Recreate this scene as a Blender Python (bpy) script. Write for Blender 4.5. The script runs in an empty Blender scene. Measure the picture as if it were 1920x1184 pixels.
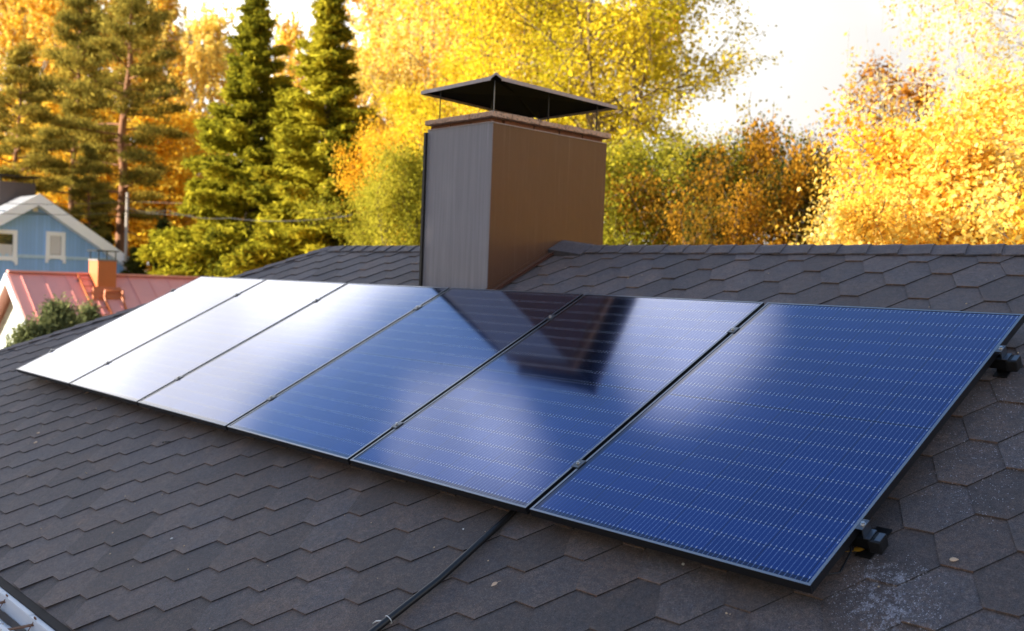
import bpy, bmesh, math, random
import numpy as np
from mathutils import Vector, Matrix

# ------------------------------------------------------------------ camera, world, sun, exposure
SC = bpy.context.scene
COL = SC.collection
PIT = math.radians(27.0)                 # pitch of the house roof
CP, SP = math.cos(PIT), math.sin(PIT)
CAM = Vector((2.549, -2.546, 0.825))
CR = Vector((0.6874, 0.7253, 0.0376))    # camera right, forward, up
CF = Vector((-0.7245, 0.6885, -0.0331))
CR = (CR - CF * CR.dot(CF) / CF.length_squared).normalized(); CF.normalize()
CU = CR.cross(CF)
FPX = 1859.46
cam_d = bpy.data.cameras.new("camera"); cam = bpy.data.objects.new("camera", cam_d); COL.objects.link(cam)
cam.matrix_world = Matrix(((CR.x, CU.x, -CF.x, CAM.x), (CR.y, CU.y, -CF.y, CAM.y), (CR.z, CU.z, -CF.z, CAM.z), (0, 0, 0, 1)))
cam_d.sensor_width = 36.0; cam_d.lens = FPX / 1920 * 36
cam_d.clip_start = 0.05; cam_d.clip_end = 2000
cam_d.dof.use_dof = True; cam_d.dof.focus_distance = 3.7; cam_d.dof.aperture_fstop = 3.1
SC.camera = cam

SUN_EL = math.radians(16.0)
SUN_H = Vector((-0.42, -0.907, 0)).normalized()
SUN_DIR = Vector((SUN_H.x * math.cos(SUN_EL), SUN_H.y * math.cos(SUN_EL), math.sin(SUN_EL)))
sun_d = bpy.data.lights.new("sun", 'SUN'); sun = bpy.data.objects.new("sun", sun_d); COL.objects.link(sun)
sun_d.energy = 5.0; sun_d.angle = math.radians(0.6); sun_d.color = (1.0, 0.90, 0.74)
sun.rotation_euler = SUN_DIR.to_track_quat('Z', 'Y').to_euler()

W = bpy.data.worlds.new("World"); SC.world = W; W.use_nodes = True
nt = W.node_tree; nt.nodes.clear(); N = nt.nodes.new; L = nt.links.new
out = N('ShaderNodeOutputWorld'); bg = N('ShaderNodeBackground'); L(bg.outputs[0], out.inputs[0])
sky = N('ShaderNodeTexSky'); sky.sky_type = 'NISHITA'; sky.sun_disc = False
sky.sun_elevation = SUN_EL; sky.sun_rotation = math.atan2(SUN_H.x, SUN_H.y); sky.air_density = 1.0; sky.dust_density = 0.6; sky.ozone_density = 2.0
tc = N('ShaderNodeTexCoord')
mp = N('ShaderNodeMapping'); mp.inputs['Scale'].default_value = (1, 1, 1.7); mp.inputs['Location'].default_value = (0.6, 0.0, 0.45)
L(tc.outputs['Generated'], mp.inputs[0])
nz = N('ShaderNodeTexNoise'); nz.inputs['Scale'].default_value = 2.0; nz.inputs['Detail'].default_value = 5; nz.inputs['Roughness'].default_value = 0.52
L(mp.outputs[0], nz.inputs['Vector'])
sep = N('ShaderNodeSeparateXYZ'); L(tc.outputs['Generated'], sep.inputs[0])
def wmath(op, a, b=None, clamp=False):
    m = N('ShaderNodeMath'); m.operation = op; m.use_clamp = clamp
    for i, v in enumerate((a, b)):
        if v is None: continue
        if isinstance(v, (int, float)): m.inputs[i].default_value = v
        else: L(v, m.inputs[i])
    return m.outputs[0]
def wrange(v, a, b, c, d):
    m = N('ShaderNodeMapRange'); m.interpolation_type = 'SMOOTHSTEP'; L(v, m.inputs[0])
    for i, x in enumerate((a, b, c, d)): m.inputs[i + 1].default_value = x
    return m.outputs[0]
bias = wrange(sep.outputs['Z'], 0.40, 0.54, 0.42, -0.20)       # banks of cloud low down, blue gaps higher up
def bank(d, a, b, amt):                # a bank of cloud round one direction
    v = N('ShaderNodeVectorMath'); v.operation = 'DOT_PRODUCT'; L(tc.outputs['Generated'], v.inputs[0]); v.inputs[1].default_value = Vector(d).normalized(); return wrange(v.outputs['Value'], a, b, 0.0, amt)
bias = wmath('ADD', bias, wmath('ADD', bank((-.745, .235, .62), .992, .9995, .31), bank((-.60, .45, .66), .990, .9995, .30)))
mask = wrange(wmath('ADD', nz.outputs['Fac'], bias), 0.42, 0.74, 0.0, 1.0)
dotn = N('ShaderNodeVectorMath'); dotn.operation = 'DOT_PRODUCT'; L(tc.outputs['Generated'], dotn.inputs[0]); dotn.inputs[1].default_value = Vector((-.87, .16, .46)).normalized()
glow = wrange(dotn.outputs['Value'], 0.58, 0.97, 1.0, 1.95)     # the clouds of the western sky are brighter
nz2 = N('ShaderNodeTexNoise'); nz2.inputs['Scale'].default_value = 3.3; nz2.inputs['Detail'].default_value = 4; L(mp.outputs[0], nz2.inputs['Vector'])
shade = wrange(nz2.outputs['Fac'], 0.38, 0.60, 0.72, 1.12)
cl = N('ShaderNodeVectorMath'); cl.operation = 'SCALE'; cl.inputs[0].default_value = (0.40, 0.388, 0.372); L(wmath('MULTIPLY', glow, shade), cl.inputs['Scale'])
sk = N('ShaderNodeVectorMath'); sk.operation = 'SCALE'; L(sky.outputs[0], sk.inputs[0]); sk.inputs['Scale'].default_value = 0.11
mx = N('ShaderNodeMix'); mx.data_type = 'RGBA'; L(mask, mx.inputs['Factor']); L(sk.outputs[0], mx.inputs[6]); L(cl.outputs[0], mx.inputs[7])
L(mx.outputs[2], bg.inputs['Color']); bg.inputs['Strength'].default_value = 1.0
SC.view_settings.view_transform = 'Standard'; SC.view_settings.look = 'None'; SC.view_settings.exposure = 1.72; SC.view_settings.gamma = 1.0
SC.cycles.max_bounces = 7; SC.cycles.diffuse_bounces = 4; SC.cycles.transmission_bounces = 6; SC.cycles.glossy_bounces = 3

GROUND = -3.9
def at(px, py, depth):                   # a point on the sight line through a pixel of the 1920 wide photograph, at a depth in metres
    return CAM + (CF + CR * ((px - 960) / FPX) + CU * ((592 - py) / FPX)) * depth
def R2W(x, s, n=0.0):                    # roof coordinates: along the eave, up the slope, off the panel plane
    return Vector((x, s * CP - n * SP, s * SP + n * CP))
ROT_ROOF = Matrix.Rotation(PIT, 4, 'X')
ROOF_N = -0.11                           # shingle plane below the panel plane

# ------------------------------------------------------------------ materials
def lin(c): return tuple(((v / 255) / 12.92 if v / 255 <= 0.04045 else ((v / 255 + 0.055) / 1.055) ** 2.4) for v in c)
class NT:
    def __init__(s, name):
        s.m = bpy.data.materials.new(name); s.m.use_nodes = True; s.t = s.m.node_tree; s.b = s.t.nodes['Principled BSDF']
        s.tc = s.n('ShaderNodeTexCoord')
    def n(s, t, **k):
        o = s.t.nodes.new(t)
        for a, v in k.items(): setattr(o, a, v)
        return o
    def l(s, a, b): s.t.links.new(a, b)
    def setin(s, sock, v):
        if isinstance(v, (int, float, tuple)): sock.default_value = v
        else: s.l(v, sock)
    def math(s, op, a, b=0.0, c=0.0, clamp=False):
        o = s.n('ShaderNodeMath', operation=op, use_clamp=clamp)
        for i, v in enumerate((a, b, c)): s.setin(o.inputs[i], v)
        return o.outputs[0]
    def rng(s, v, a, b, c=0.0, d=1.0):
        o = s.n('ShaderNodeMapRange'); s.l(v, o.inputs[0])
        for i, x in enumerate((a, b, c, d)): s.setin(o.inputs[i + 1], x)
        return o.outputs[0]
    def noise(s, scale, detail=4, rough=0.55, stretch=None, loc=None, src='Object'):
        v = s.tc.outputs[src]
        if stretch or loc:
            m = s.n('ShaderNodeMapping'); s.l(v, m.inputs[0])
            if stretch: m.inputs['Scale'].default_value = stretch
            if loc: m.inputs['Location'].default_value = loc
            v = m.outputs[0]
        o = s.n('ShaderNodeTexNoise'); s.l(v, o.inputs['Vector']); o.inputs['Scale'].default_value = scale
        o.inputs['Detail'].default_value = detail; o.inputs['Roughness'].default_value = rough
        return o.outputs['Fac']
    def mix(s, f, a, b, mode='MIX'):
        o = s.n('ShaderNodeMix', data_type='RGBA', blend_type=mode)
        s.setin(o.inputs['Factor'], f)
        for i, v in ((6, a), (7, b)): s.setin(o.inputs[i], (v + (1,)) if isinstance(v, tuple) and len(v) == 3 else v)
        return o.outputs[2]
    def bump(s, h, strength=0.3, dist=0.01):
        o = s.n('ShaderNodeBump'); s.l(h, o.inputs['Height']); o.inputs['Strength'].default_value = strength; o.inputs['Distance'].default_value = dist
        s.l(o.outputs[0], s.b.inputs['Normal'])
    def base(s, v): s.setin(s.b.inputs['Base Color'], v + (1,) if isinstance(v, tuple) and len(v) == 3 else v)
    def rough(s, v): s.setin(s.b.inputs['Roughness'], v)
def simple(name, col, rough=0.6, metal=0.0, var=0.25, scale=8.0, bump=0.0, spec=None, stretch=None):
    t = NT(name); f = t.noise(scale, 4, 0.6, stretch)
    t.base(t.mix(f, tuple(c * (1 - var) for c in col), tuple(min(1, c * (1 + var)) for c in col)))
    t.rough(rough); t.b.inputs['Metallic'].default_value = metal
    if spec is not None: t.b.inputs['Specular IOR Level'].default_value = spec
    if bump: t.bump(t.noise(scale * 6, 3), bump)
    return t.m

def shingle_mat():
    t = NT("bitumen_shingle")
    at_ = t.n('ShaderNodeAttribute', attribute_name='tint')
    fine = t.noise(430, 2, 0.8); med = t.noise(150, 3, 0.8); big = t.noise(2.6, 4, 0.6); stain = t.noise(6.0, 5, 0.68, loc=(3, 1, 0))
    base = t.mix(big, (0.046, 0.0375, 0.037), (0.077, 0.064, 0.062))
    base = t.mix(t.rng(stain, 0.47, 0.70, 0, 0.75), base, (0.108, 0.072, 0.054))
    base = t.mix(t.rng(t.noise(3.7, 4, .6, (1, 1.8, 1), (9, 4, 2)), 0.52, 0.70, 0, 0.55), base, (0.044, 0.043, 0.050))
    base = t.mix(t.rng(t.noise(17, 4, .7, (1, .5, 1), (1, 8, 2)), 0.58, 0.72, 0, 0.45), base, (0.13, 0.090, 0.066))
    mo = t.noise(42, 6, .82, loc=(4, 2, 9)); mo2 = t.noise(55, 5, .8, loc=(14, 5, 1))
    base = t.mix(t.rng(mo2, .50, .68, 0, .55), base, (0.115, 0.075, 0.072)); base = t.mix(t.rng(mo2, .50, .33, 0, .5), base, (0.036, 0.041, 0.060))
    base = t.mix(1.0, base, t.rng(mo, 0.34, 0.66, 0.60, 1.42), 'MULTIPLY')
    base = t.mix(1.0, base, t.rng(fine, 0.32, 0.68, 0.05, 2.2), 'MULTIPLY')
    base = t.mix(1.0, base, t.rng(med, 0.30, 0.70, 0.55, 1.5), 'MULTIPLY')
    wa = t.n('ShaderNodeAttribute', attribute_name='wear')
    wm = t.math('MULTIPLY', t.rng(wa.outputs['Fac'], 0.72, 1.0), t.rng(t.noise(14, 4, .7, loc=(2, 7, 3)), .40, .66)); wm = t.math('MULTIPLY', wm, t.rng(med, .3, .7, .5, 1.1), clamp=True)
    base = t.mix(t.math('MULTIPLY', wm, .85), base, (0.17, 0.118, 0.086))
    base = t.mix(1.0, base, at_.outputs['Color'], 'MULTIPLY')
    sp = t.n('ShaderNodeTexVoronoi'); t.l(t.tc.outputs['Object'], sp.inputs['Vector']); sp.inputs['Scale'].default_value = 75
    cut = t.noise(2.2, 3, loc=(5, 5, 1))
    speck = t.math('MULTIPLY', t.math('LESS_THAN', sp.outputs['Distance'], t.rng(t.noise(40, 2), 0.45, 0.8, 0.0, 0.16)), t.math('GREATER_THAN', cut, 0.56))
    base = t.mix(t.math('MULTIPLY', speck, 0.6), base, (0.30, 0.24, 0.17))
    # white splashes of lime dust by the lower clamp
    xyz = t.n('ShaderNodeSeparateXYZ'); t.l(t.tc.outputs['Object'], xyz.inputs[0])
    def blob(cx, cy, r):
        dx = t.math('SUBTRACT', xyz.outputs[0], cx); dy = t.math('SUBTRACT', xyz.outputs[1], cy)
        d = t.math('SQRT', t.math('ADD', t.math('MULTIPLY', dx, dx), t.math('MULTIPLY', dy, dy)))
        return t.rng(d, 0.0, r, 1.0, 0.0)
    w = None
    for cx, s_, r in ((1.268, .235, .11), (1.285, .15, .17), (1.21, .225, .10), (1.24, .11, .13), (1.32, .07, .16), (1.22, 0.98, .28), (1.20, 1.24, .26), (1.33, 0.70, .22), (1.40, .92, .22)):
        b = t.math('MULTIPLY', blob(cx + 2.2, s_ * CP + .05 - 2.36, r), 1.15 if s_ < .3 else .30); w = b if w is None else t.math('MAXIMUM', w, b)
    vo = t.n('ShaderNodeTexVoronoi'); t.l(t.tc.outputs['Object'], vo.inputs['Vector']); vo.inputs['Scale'].default_value = 210
    cs = t.n('ShaderNodeSeparateColor'); t.l(vo.outputs['Color'], cs.inputs[0]); g2 = t.noise(38, 3, 0.75)
    dens = t.math('MULTIPLY', w, t.rng(g2, .40, .62, 0.05, 1.35))
    dot = t.math('LESS_THAN', vo.outputs['Distance'], t.rng(cs.outputs[1], 0, 1, .16, .44))
    splash = t.math('MULTIPLY', t.math('LESS_THAN', cs.outputs[0], dens), dot)
    splash = t.math('MAXIMUM', splash, t.math('MULTIPLY', t.rng(dens, .6, 1.2), .4))
    base = t.mix(t.math('MULTIPLY', splash, .8, clamp=True), base, (0.50, 0.49, 0.55))
    t.base(base); t.rough(0.72); t.b.inputs['Specular IOR Level'].default_value = 0.5; t.b.inputs['Sheen Weight'].default_value = 0.16; t.b.inputs['Sheen Roughness'].default_value = 0.45; t.b.inputs['Sheen Tint'].default_value = (.95, .88, 1.0, 1)
    t.bump(t.math('ADD', fine, med), 0.55, 0.003)
    return t.m

def cell_mat(pw, ph):
    """photovoltaic laminate: six columns of half cells, ten silver ribbons to a column, solder pads at the cell ends"""
    t = NT("photovoltaic_cells")
    xyz = t.n('ShaderNodeSeparateXYZ'); t.l(t.tc.outputs['Object'], xyz.inputs[0]); u, v = xyz.outputs[0], xyz.outputs[1]
    m = 0.017; cw = (pw - 2 * m) / 6; gap = 0.005; chh = (ph - 2 * m - gap) / 18
    fu = t.math('MODULO', t.math('SUBTRACT', u, m), cw)
    bus = t.math('ABSOLUTE', t.math('SUBTRACT', t.math('MODULO', fu, cw / 10), cw / 20))
    wire = t.math('LESS_THAN', bus, 0.0011)
    upper = t.math('GREATER_THAN', v, ph / 2)
    vv = t.math('SUBTRACT', t.math('SUBTRACT', v, m), t.math('MULTIPLY', upper, gap))
    fv = t.math('MODULO', vv, chh)
    dv = t.math('MINIMUM', fv, t.math('SUBTRACT', chh, fv))
    pad = t.math('MULTIPLY', t.math('LESS_THAN', bus, 0.0019), t.math('LESS_THAN', dv, 0.0105))
    pad = t.math('MULTIPLY', pad, t.math('GREATER_THAN', dv, 0.0022))
    rg = t.math('LESS_THAN', dv, 0.0011)
    cg = t.math('LESS_THAN', t.math('MINIMUM', fu, t.math('SUBTRACT', cw, fu)), 0.0012)
    mid = t.math('LESS_THAN', t.math('ABSOLUTE', t.math('SUBTRACT', v, ph / 2)), gap / 2)
    cellid = t.math('ADD', t.math('FLOOR', t.math('DIVIDE', t.math('SUBTRACT', u, m), cw)), t.math('MULTIPLY', t.math('FLOOR', t.math('DIVIDE', vv, chh)), 7.13))
    wn = t.n('ShaderNodeTexWhiteNoise', noise_dimensions='1D'); t.l(cellid, wn.inputs['W'])
    blue = t.mix(wn.outputs['Value'], (0.004, 0.042, 0.215), (0.005, 0.050, 0.25))
    c = t.mix(t.math('MAXIMUM', t.math('MAXIMUM', rg, cg), mid), blue, (0.006, 0.016, 0.07))
    nw = t.noise(60, 2)
    wf = t.math('MULTIPLY', wire, t.rng(nw, .3, .7, .45, .80)); c = t.mix(wf, c, (0.30, 0.38, 0.62))
    pn = t.noise(160, 1)
    pf = t.math('MULTIPLY', pad, t.rng(pn, .35, .6, .45, .95)); c = t.mix(pf, c, (0.46, 0.51, 0.62))
    t.base(c); t.rough(0.11); t.setin(t.b.inputs['Metallic'], t.math('SUBTRACT', 1.0, t.math('MULTIPLY', t.math('MAXIMUM', pf, t.math('MULTIPLY', wf, .4)), 0.75)))
    t.b.inputs['Coat Weight'].default_value = 1.0; t.b.inputs['Coat IOR'].default_value = 1.47
    t.setin(t.b.inputs['Coat Roughness'], t.rng(t.noise(3, 3), .3, .7, 0.062, 0.085))
    return t.m

def bark(name, a, b, scale=9): 
    t = NT(name); t.base(t.mix(t.noise(scale, 5, .65, (1, 1, .25)), a, b)); t.rough(.9); t.bump(t.noise(scale * 2, 5, .65, (1, 1, .25)), .6, .03); return t.m
def leaf_mat(name, trans=0.45, gloss=0.06):
    t = NT(name); a = t.n('ShaderNodeAttribute', attribute_name='tint')
    t.t.nodes.remove(t.b)
    d = t.n('ShaderNodeBsdfDiffuse'); tr = t.n('ShaderNodeBsdfTranslucent'); m = t.n('ShaderNodeMixShader'); g = t.n('ShaderNodeBsdfGlossy'); m2 = t.n('ShaderNodeMixShader')
    t.l(a.outputs['Color'], d.inputs[0]); t.l(a.outputs['Color'], tr.inputs[0]); m.inputs[0].default_value = trans
    t.l(d.outputs[0], m.inputs[1]); t.l(tr.outputs[0], m.inputs[2])
    g.inputs['Roughness'].default_value = .5; m2.inputs[0].default_value = gloss
    t.l(m.outputs[0], m2.inputs[1]); t.l(g.outputs[0], m2.inputs[2])
    o = [x for x in t.t.nodes if x.type == 'OUTPUT_MATERIAL'][0]; t.l(m2.outputs[0], o.inputs[0]); return t.m
def streaked_metal(name, col, chalk, amount, rough=(.38, .55)):
    t = NT(name)
    s1 = t.noise(38, 5, .7, (1, 1, .03)); s2 = t.noise(110, 3, .6, (1, 1, .02)); b = t.noise(2.2, 3)
    lo = .38 if amount > .4 else .55; f = t.math('ADD', t.math('MULTIPLY', t.rng(s1, lo, .74), .7), t.math('MULTIPLY', t.rng(s2, .55, .8), .35), clamp=True)
    f = t.math('MULTIPLY', t.math('MULTIPLY', f, t.rng(b, .25, .75, .55, 1.25)), amount, clamp=True)
    c = t.mix(f, col, chalk); c = t.mix(t.rng(t.noise(600, 2), .6, .8, 0, .25), c, (.16, .10, .07))
    t.base(c); t.rough(t.rng(f, 0, 1, rough[0], rough[1])); t.b.inputs['Specular IOR Level'].default_value = .4
    t.bump(t.noise(2.4, 3), .22, .03); return t.m
def siding_mat(name, col, axis, pitch, gapw=.07, dark=.55):
    t = NT(name); xyz = t.n('ShaderNodeSeparateXYZ'); t.l(t.tc.outputs['Object'], xyz.inputs[0])
    f = t.math('FRACT', t.math('DIVIDE', xyz.outputs[axis], pitch)); line = t.math('LESS_THAN', f, gapw)
    idn = t.n('ShaderNodeTexWhiteNoise', noise_dimensions='1D'); t.l(t.math('FLOOR', t.math('DIVIDE', xyz.outputs[axis], pitch)), idn.inputs['W'])
    c = t.mix(idn.outputs['Value'], tuple(x * .9 for x in col), tuple(x * 1.06 for x in col)); c = t.mix(t.rng(t.noise(1.3, 4), .35, .7, 0, .25), c, tuple(x * .75 for x in col))
    t.base(t.mix(line, c, tuple(x * dark for x in col))); t.rough(.6); t.bump(t.math('SUBTRACT', 1.0, line), .5, .01); return t.m

M = {}
M['shingle'] = shingle_mat()
PW, PH, PG = 1.134, 1.714, 0.0205
M['cell'] = cell_mat(PW - .022, PH - .022)
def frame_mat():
    t = NT("anodised_frame"); nz_ = t.n('ShaderNodeSeparateXYZ'); t.l(t.tc.outputs['Normal'], nz_.inputs[0]); up = t.math('GREATER_THAN', nz_.outputs[2], .75)  # upward faces paler and metallic, sides black: sky sheen put into the colour
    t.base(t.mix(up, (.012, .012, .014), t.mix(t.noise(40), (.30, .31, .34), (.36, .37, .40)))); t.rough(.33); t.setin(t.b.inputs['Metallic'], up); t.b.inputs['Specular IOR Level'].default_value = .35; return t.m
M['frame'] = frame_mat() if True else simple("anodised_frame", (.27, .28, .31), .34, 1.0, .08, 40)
M['black_metal'] = simple("black_metal", (.014, .014, .015), .42, .3, .3, 30)
M['rail'] = simple("black_rail", (.012, .012, .013), .36, .6, .3, 20)
M['steel'] = simple("bright_steel", (.62, .61, .60), .28, 1.0, .12, 60)
M['clamp'] = simple("clamp_aluminium", (.16, .17, .19), .30, .9, .2, 60)
M['rubber'] = simple("black_conduit", (.016, .016, .018), .32, 0, .3, 60)
M['cap_metal'] = simple("dark_brown_sheet", (.004, .003, .003), .7, 0, .3, 9, spec=.05)
M['cap_edge'] = streaked_metal("weathered_brown_edge", (.36, .29, .28), (.52, .47, .48), .9)
M['clad_front'] = streaked_metal("sky_grey_chalk_sheet", (.205, .195, .22), (.42, .405, .44), .55, (.40, .55))  # grey base stands in for reflected sky; the streaks are weathered chalk
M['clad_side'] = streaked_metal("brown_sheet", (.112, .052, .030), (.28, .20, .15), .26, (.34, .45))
M['clad_dark'] = simple("dark_seam_strip", (.012, .010, .010), .5, 0, .2, 9)  # near-black strip along the left front corner
M['flashing'] = simple("rusty_flashing", (.15, .058, .036), .45, 0, .45, 14)
M['white_metal'] = simple("white_painted_metal", (.78, .78, .80), .4, 0, .05, 6)
M['rust'] = simple("rusty_iron", (.19, .085, .045), .75, .1, .5, 40)
M['drip'] = simple("dark_drip_edge", (.022, .021, .024), .7, 0, .3, 12, spec=.2)
M['soffit'] = simple("white_boards", (.72, .72, .72), .55, 0, .06, 4)
def brick_mat():
    t = NT("chimney_brick"); f = t.noise(45, 5, .7); g = t.noise(9, 3)
    t.base(t.mix(f, (.16, .055, .028), t.mix(g, (.36, .15, .075), (.30, .17, .11)))); t.rough(.9); t.bump(t.noise(180, 4, .7), .8, .004); return t.m
def slab_mat():
    t = NT("weathered_clay_slab"); f = t.noise(70, 5, .7); g = t.noise(6, 3)
    c = t.mix(g, (.52, .29, .17), (.68, .47, .34)); c = t.mix(t.rng(f, .52, .66), c, (.10, .075, .06)); t.base(c); t.rough(.95); t.bump(f, .9, .006); return t.m
M['brick'] = brick_mat(); M['slab'] = slab_mat()
M['mortar'] = simple("dark_mortar", (.05, .042, .038), .95, 0, .3, 40)

# ------------------------------------------------------------------ mesh helpers
class MB:
    def __init__(s): s.v = []; s.f = []; s.c = []; s.off = Vector((0, 0, 0))
    def add(s, vs, fs, col=None):
        o = len(s.v); s.v += [tuple(v) for v in vs]; s.f += [tuple(i + o for i in f) for f in fs]; s.c += [col or (1, 1, 1)] * len(fs)
    def box(s, a, b, X=None, col=None):
        (x0, y0, z0), (x1, y1, z1) = a, b
        vs = [Vector(p) for p in ((x0, y0, z0), (x1, y0, z0), (x1, y1, z0), (x0, y1, z0), (x0, y0, z1), (x1, y0, z1), (x1, y1, z1), (x0, y1, z1))]
        if X: vs = [X @ v for v in vs]
        s.add(vs, [(3, 2, 1, 0), (4, 5, 6, 7), (0, 1, 5, 4), (1, 2, 6, 5), (2, 3, 7, 6), (3, 0, 4, 7)], col); return s
    def hexa(s, vs, col=None):          # eight corners, bottom four then top four
        s.add(vs, [(3, 2, 1, 0), (4, 5, 6, 7), (0, 1, 5, 4), (1, 2, 6, 5), (2, 3, 7, 6), (3, 0, 4, 7)], col); return s
    def prism(s, poly, d, col=None):    # planar polygon pushed along d
        n = len(poly); P = [Vector(p) for p in poly]; Q = [p + Vector(d) for p in P]
        s.add(P + Q, [tuple(range(n))[::-1], tuple(range(n, 2 * n))] + [(i, (i + 1) % n, n + (i + 1) % n, n + i) for i in range(n)], col); return s
    def beam(s, a, b, w, h, up=(0, 0, 1), col=None):
        a, b = Vector(a), Vector(b); d = (b - a).normalized(); u = Vector(up); r = d.cross(u).normalized(); u = r.cross(d)
        c = [(-w / 2, -h / 2), (w / 2, -h / 2), (w / 2, h / 2), (-w / 2, h / 2)]
        s.hexa([a + r * x + u * y for x, y in c] + [b + r * x + u * y for x, y in c], col); return s
    def tube(s, pts, rad, n=8, col=None, caps=True):
        pts = [Vector(p) for p in pts]; rad = rad if isinstance(rad, (list, tuple)) else [rad] * len(pts)
        vs = []; ref = Vector((0.31, 0.87, 0.38))
        for i, p in enumerate(pts):
            d = (pts[min(i + 1, len(pts) - 1)] - pts[max(i - 1, 0)]).normalized()
            u = d.cross(ref); u = d.cross(Vector((1, 0, 0))) if u.length < .05 else u; u.normalize(); w = d.cross(u)
            vs += [p + (u * math.cos(2 * math.pi * k / n) + w * math.sin(2 * math.pi * k / n)) * rad[i] for k in range(n)]
        fs = [(i * n + k, i * n + (k + 1) % n, (i + 1) * n + (k + 1) % n, (i + 1) * n + k) for i in range(len(pts) - 1) for k in range(n)]
        if caps: fs += [tuple(range(n))[::-1], tuple(range((len(pts) - 1) * n, len(pts) * n))]
        s.add(vs, fs, col); return s
    def build(s, name, mat, parent=None, bevel=0, smooth=False, off=None, tint=False):
        me = bpy.data.meshes.new(name); o_ = off if off is not None else Vector((0, 0, 0))
        me.from_pydata([(v[0] - o_[0], v[1] - o_[1], v[2] - o_[2]) for v in s.v], [], s.f); me.update()
        if tint:
            a = me.attributes.new('tint', 'FLOAT_COLOR', 'FACE'); a.data.foreach_set('color', np.array([tuple(c) + (1,) for c in s.c], np.float32).ravel())
        bm = bmesh.new(); bm.from_mesh(me); bmesh.ops.recalc_face_normals(bm, faces=bm.faces) if not tint else None
        if bevel: bmesh.ops.bevel(bm, geom=bm.edges[:], offset=bevel, segments=2, affect='EDGES', profile=.6)
        bm.to_mesh(me); bm.free()
        if smooth: me.shade_smooth()
        me.materials.append(mat); o = bpy.data.objects.new(name, me); COL.objects.link(o)
        if parent: o.parent = parent
        elif off is not None: o.location = off
        return o
def tag(o, label=None, cat=None, group=None, kind=None):
    for k, v in (('label', label), ('category', cat), ('group', group), ('kind', kind)):
        if v: o[k] = v
    return o
def empty(name, loc, label, cat, group=None, rot=None):
    o = bpy.data.objects.new(name, None); COL.objects.link(o); o.location = loc; o.empty_display_size = .1
    if rot: o.rotation_euler = rot
    return tag(o, label, cat, group)
def copy_tree(o, parent=None):
    c = o.copy(); COL.objects.link(c); c.parent = parent
    for ch in list(o.children): copy_tree(ch, c)
    return c

# ------------------------------------------------------------------ ground
g = MB(); g.add([(-600, -600, GROUND), (600, -600, GROUND), (600, 600, GROUND), (-600, 600, GROUND)], [(0, 1, 2, 3)])
gt = NT("autumn_lawn"); gt.base(gt.mix(gt.noise(.6, 6, .7), (.035, .055, .012), gt.mix(gt.noise(9, 4), (.07, .07, .02), (.22, .12, .025)))); gt.rough(.95)
tag(g.build('ground', gt.m), kind='structure')

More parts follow.
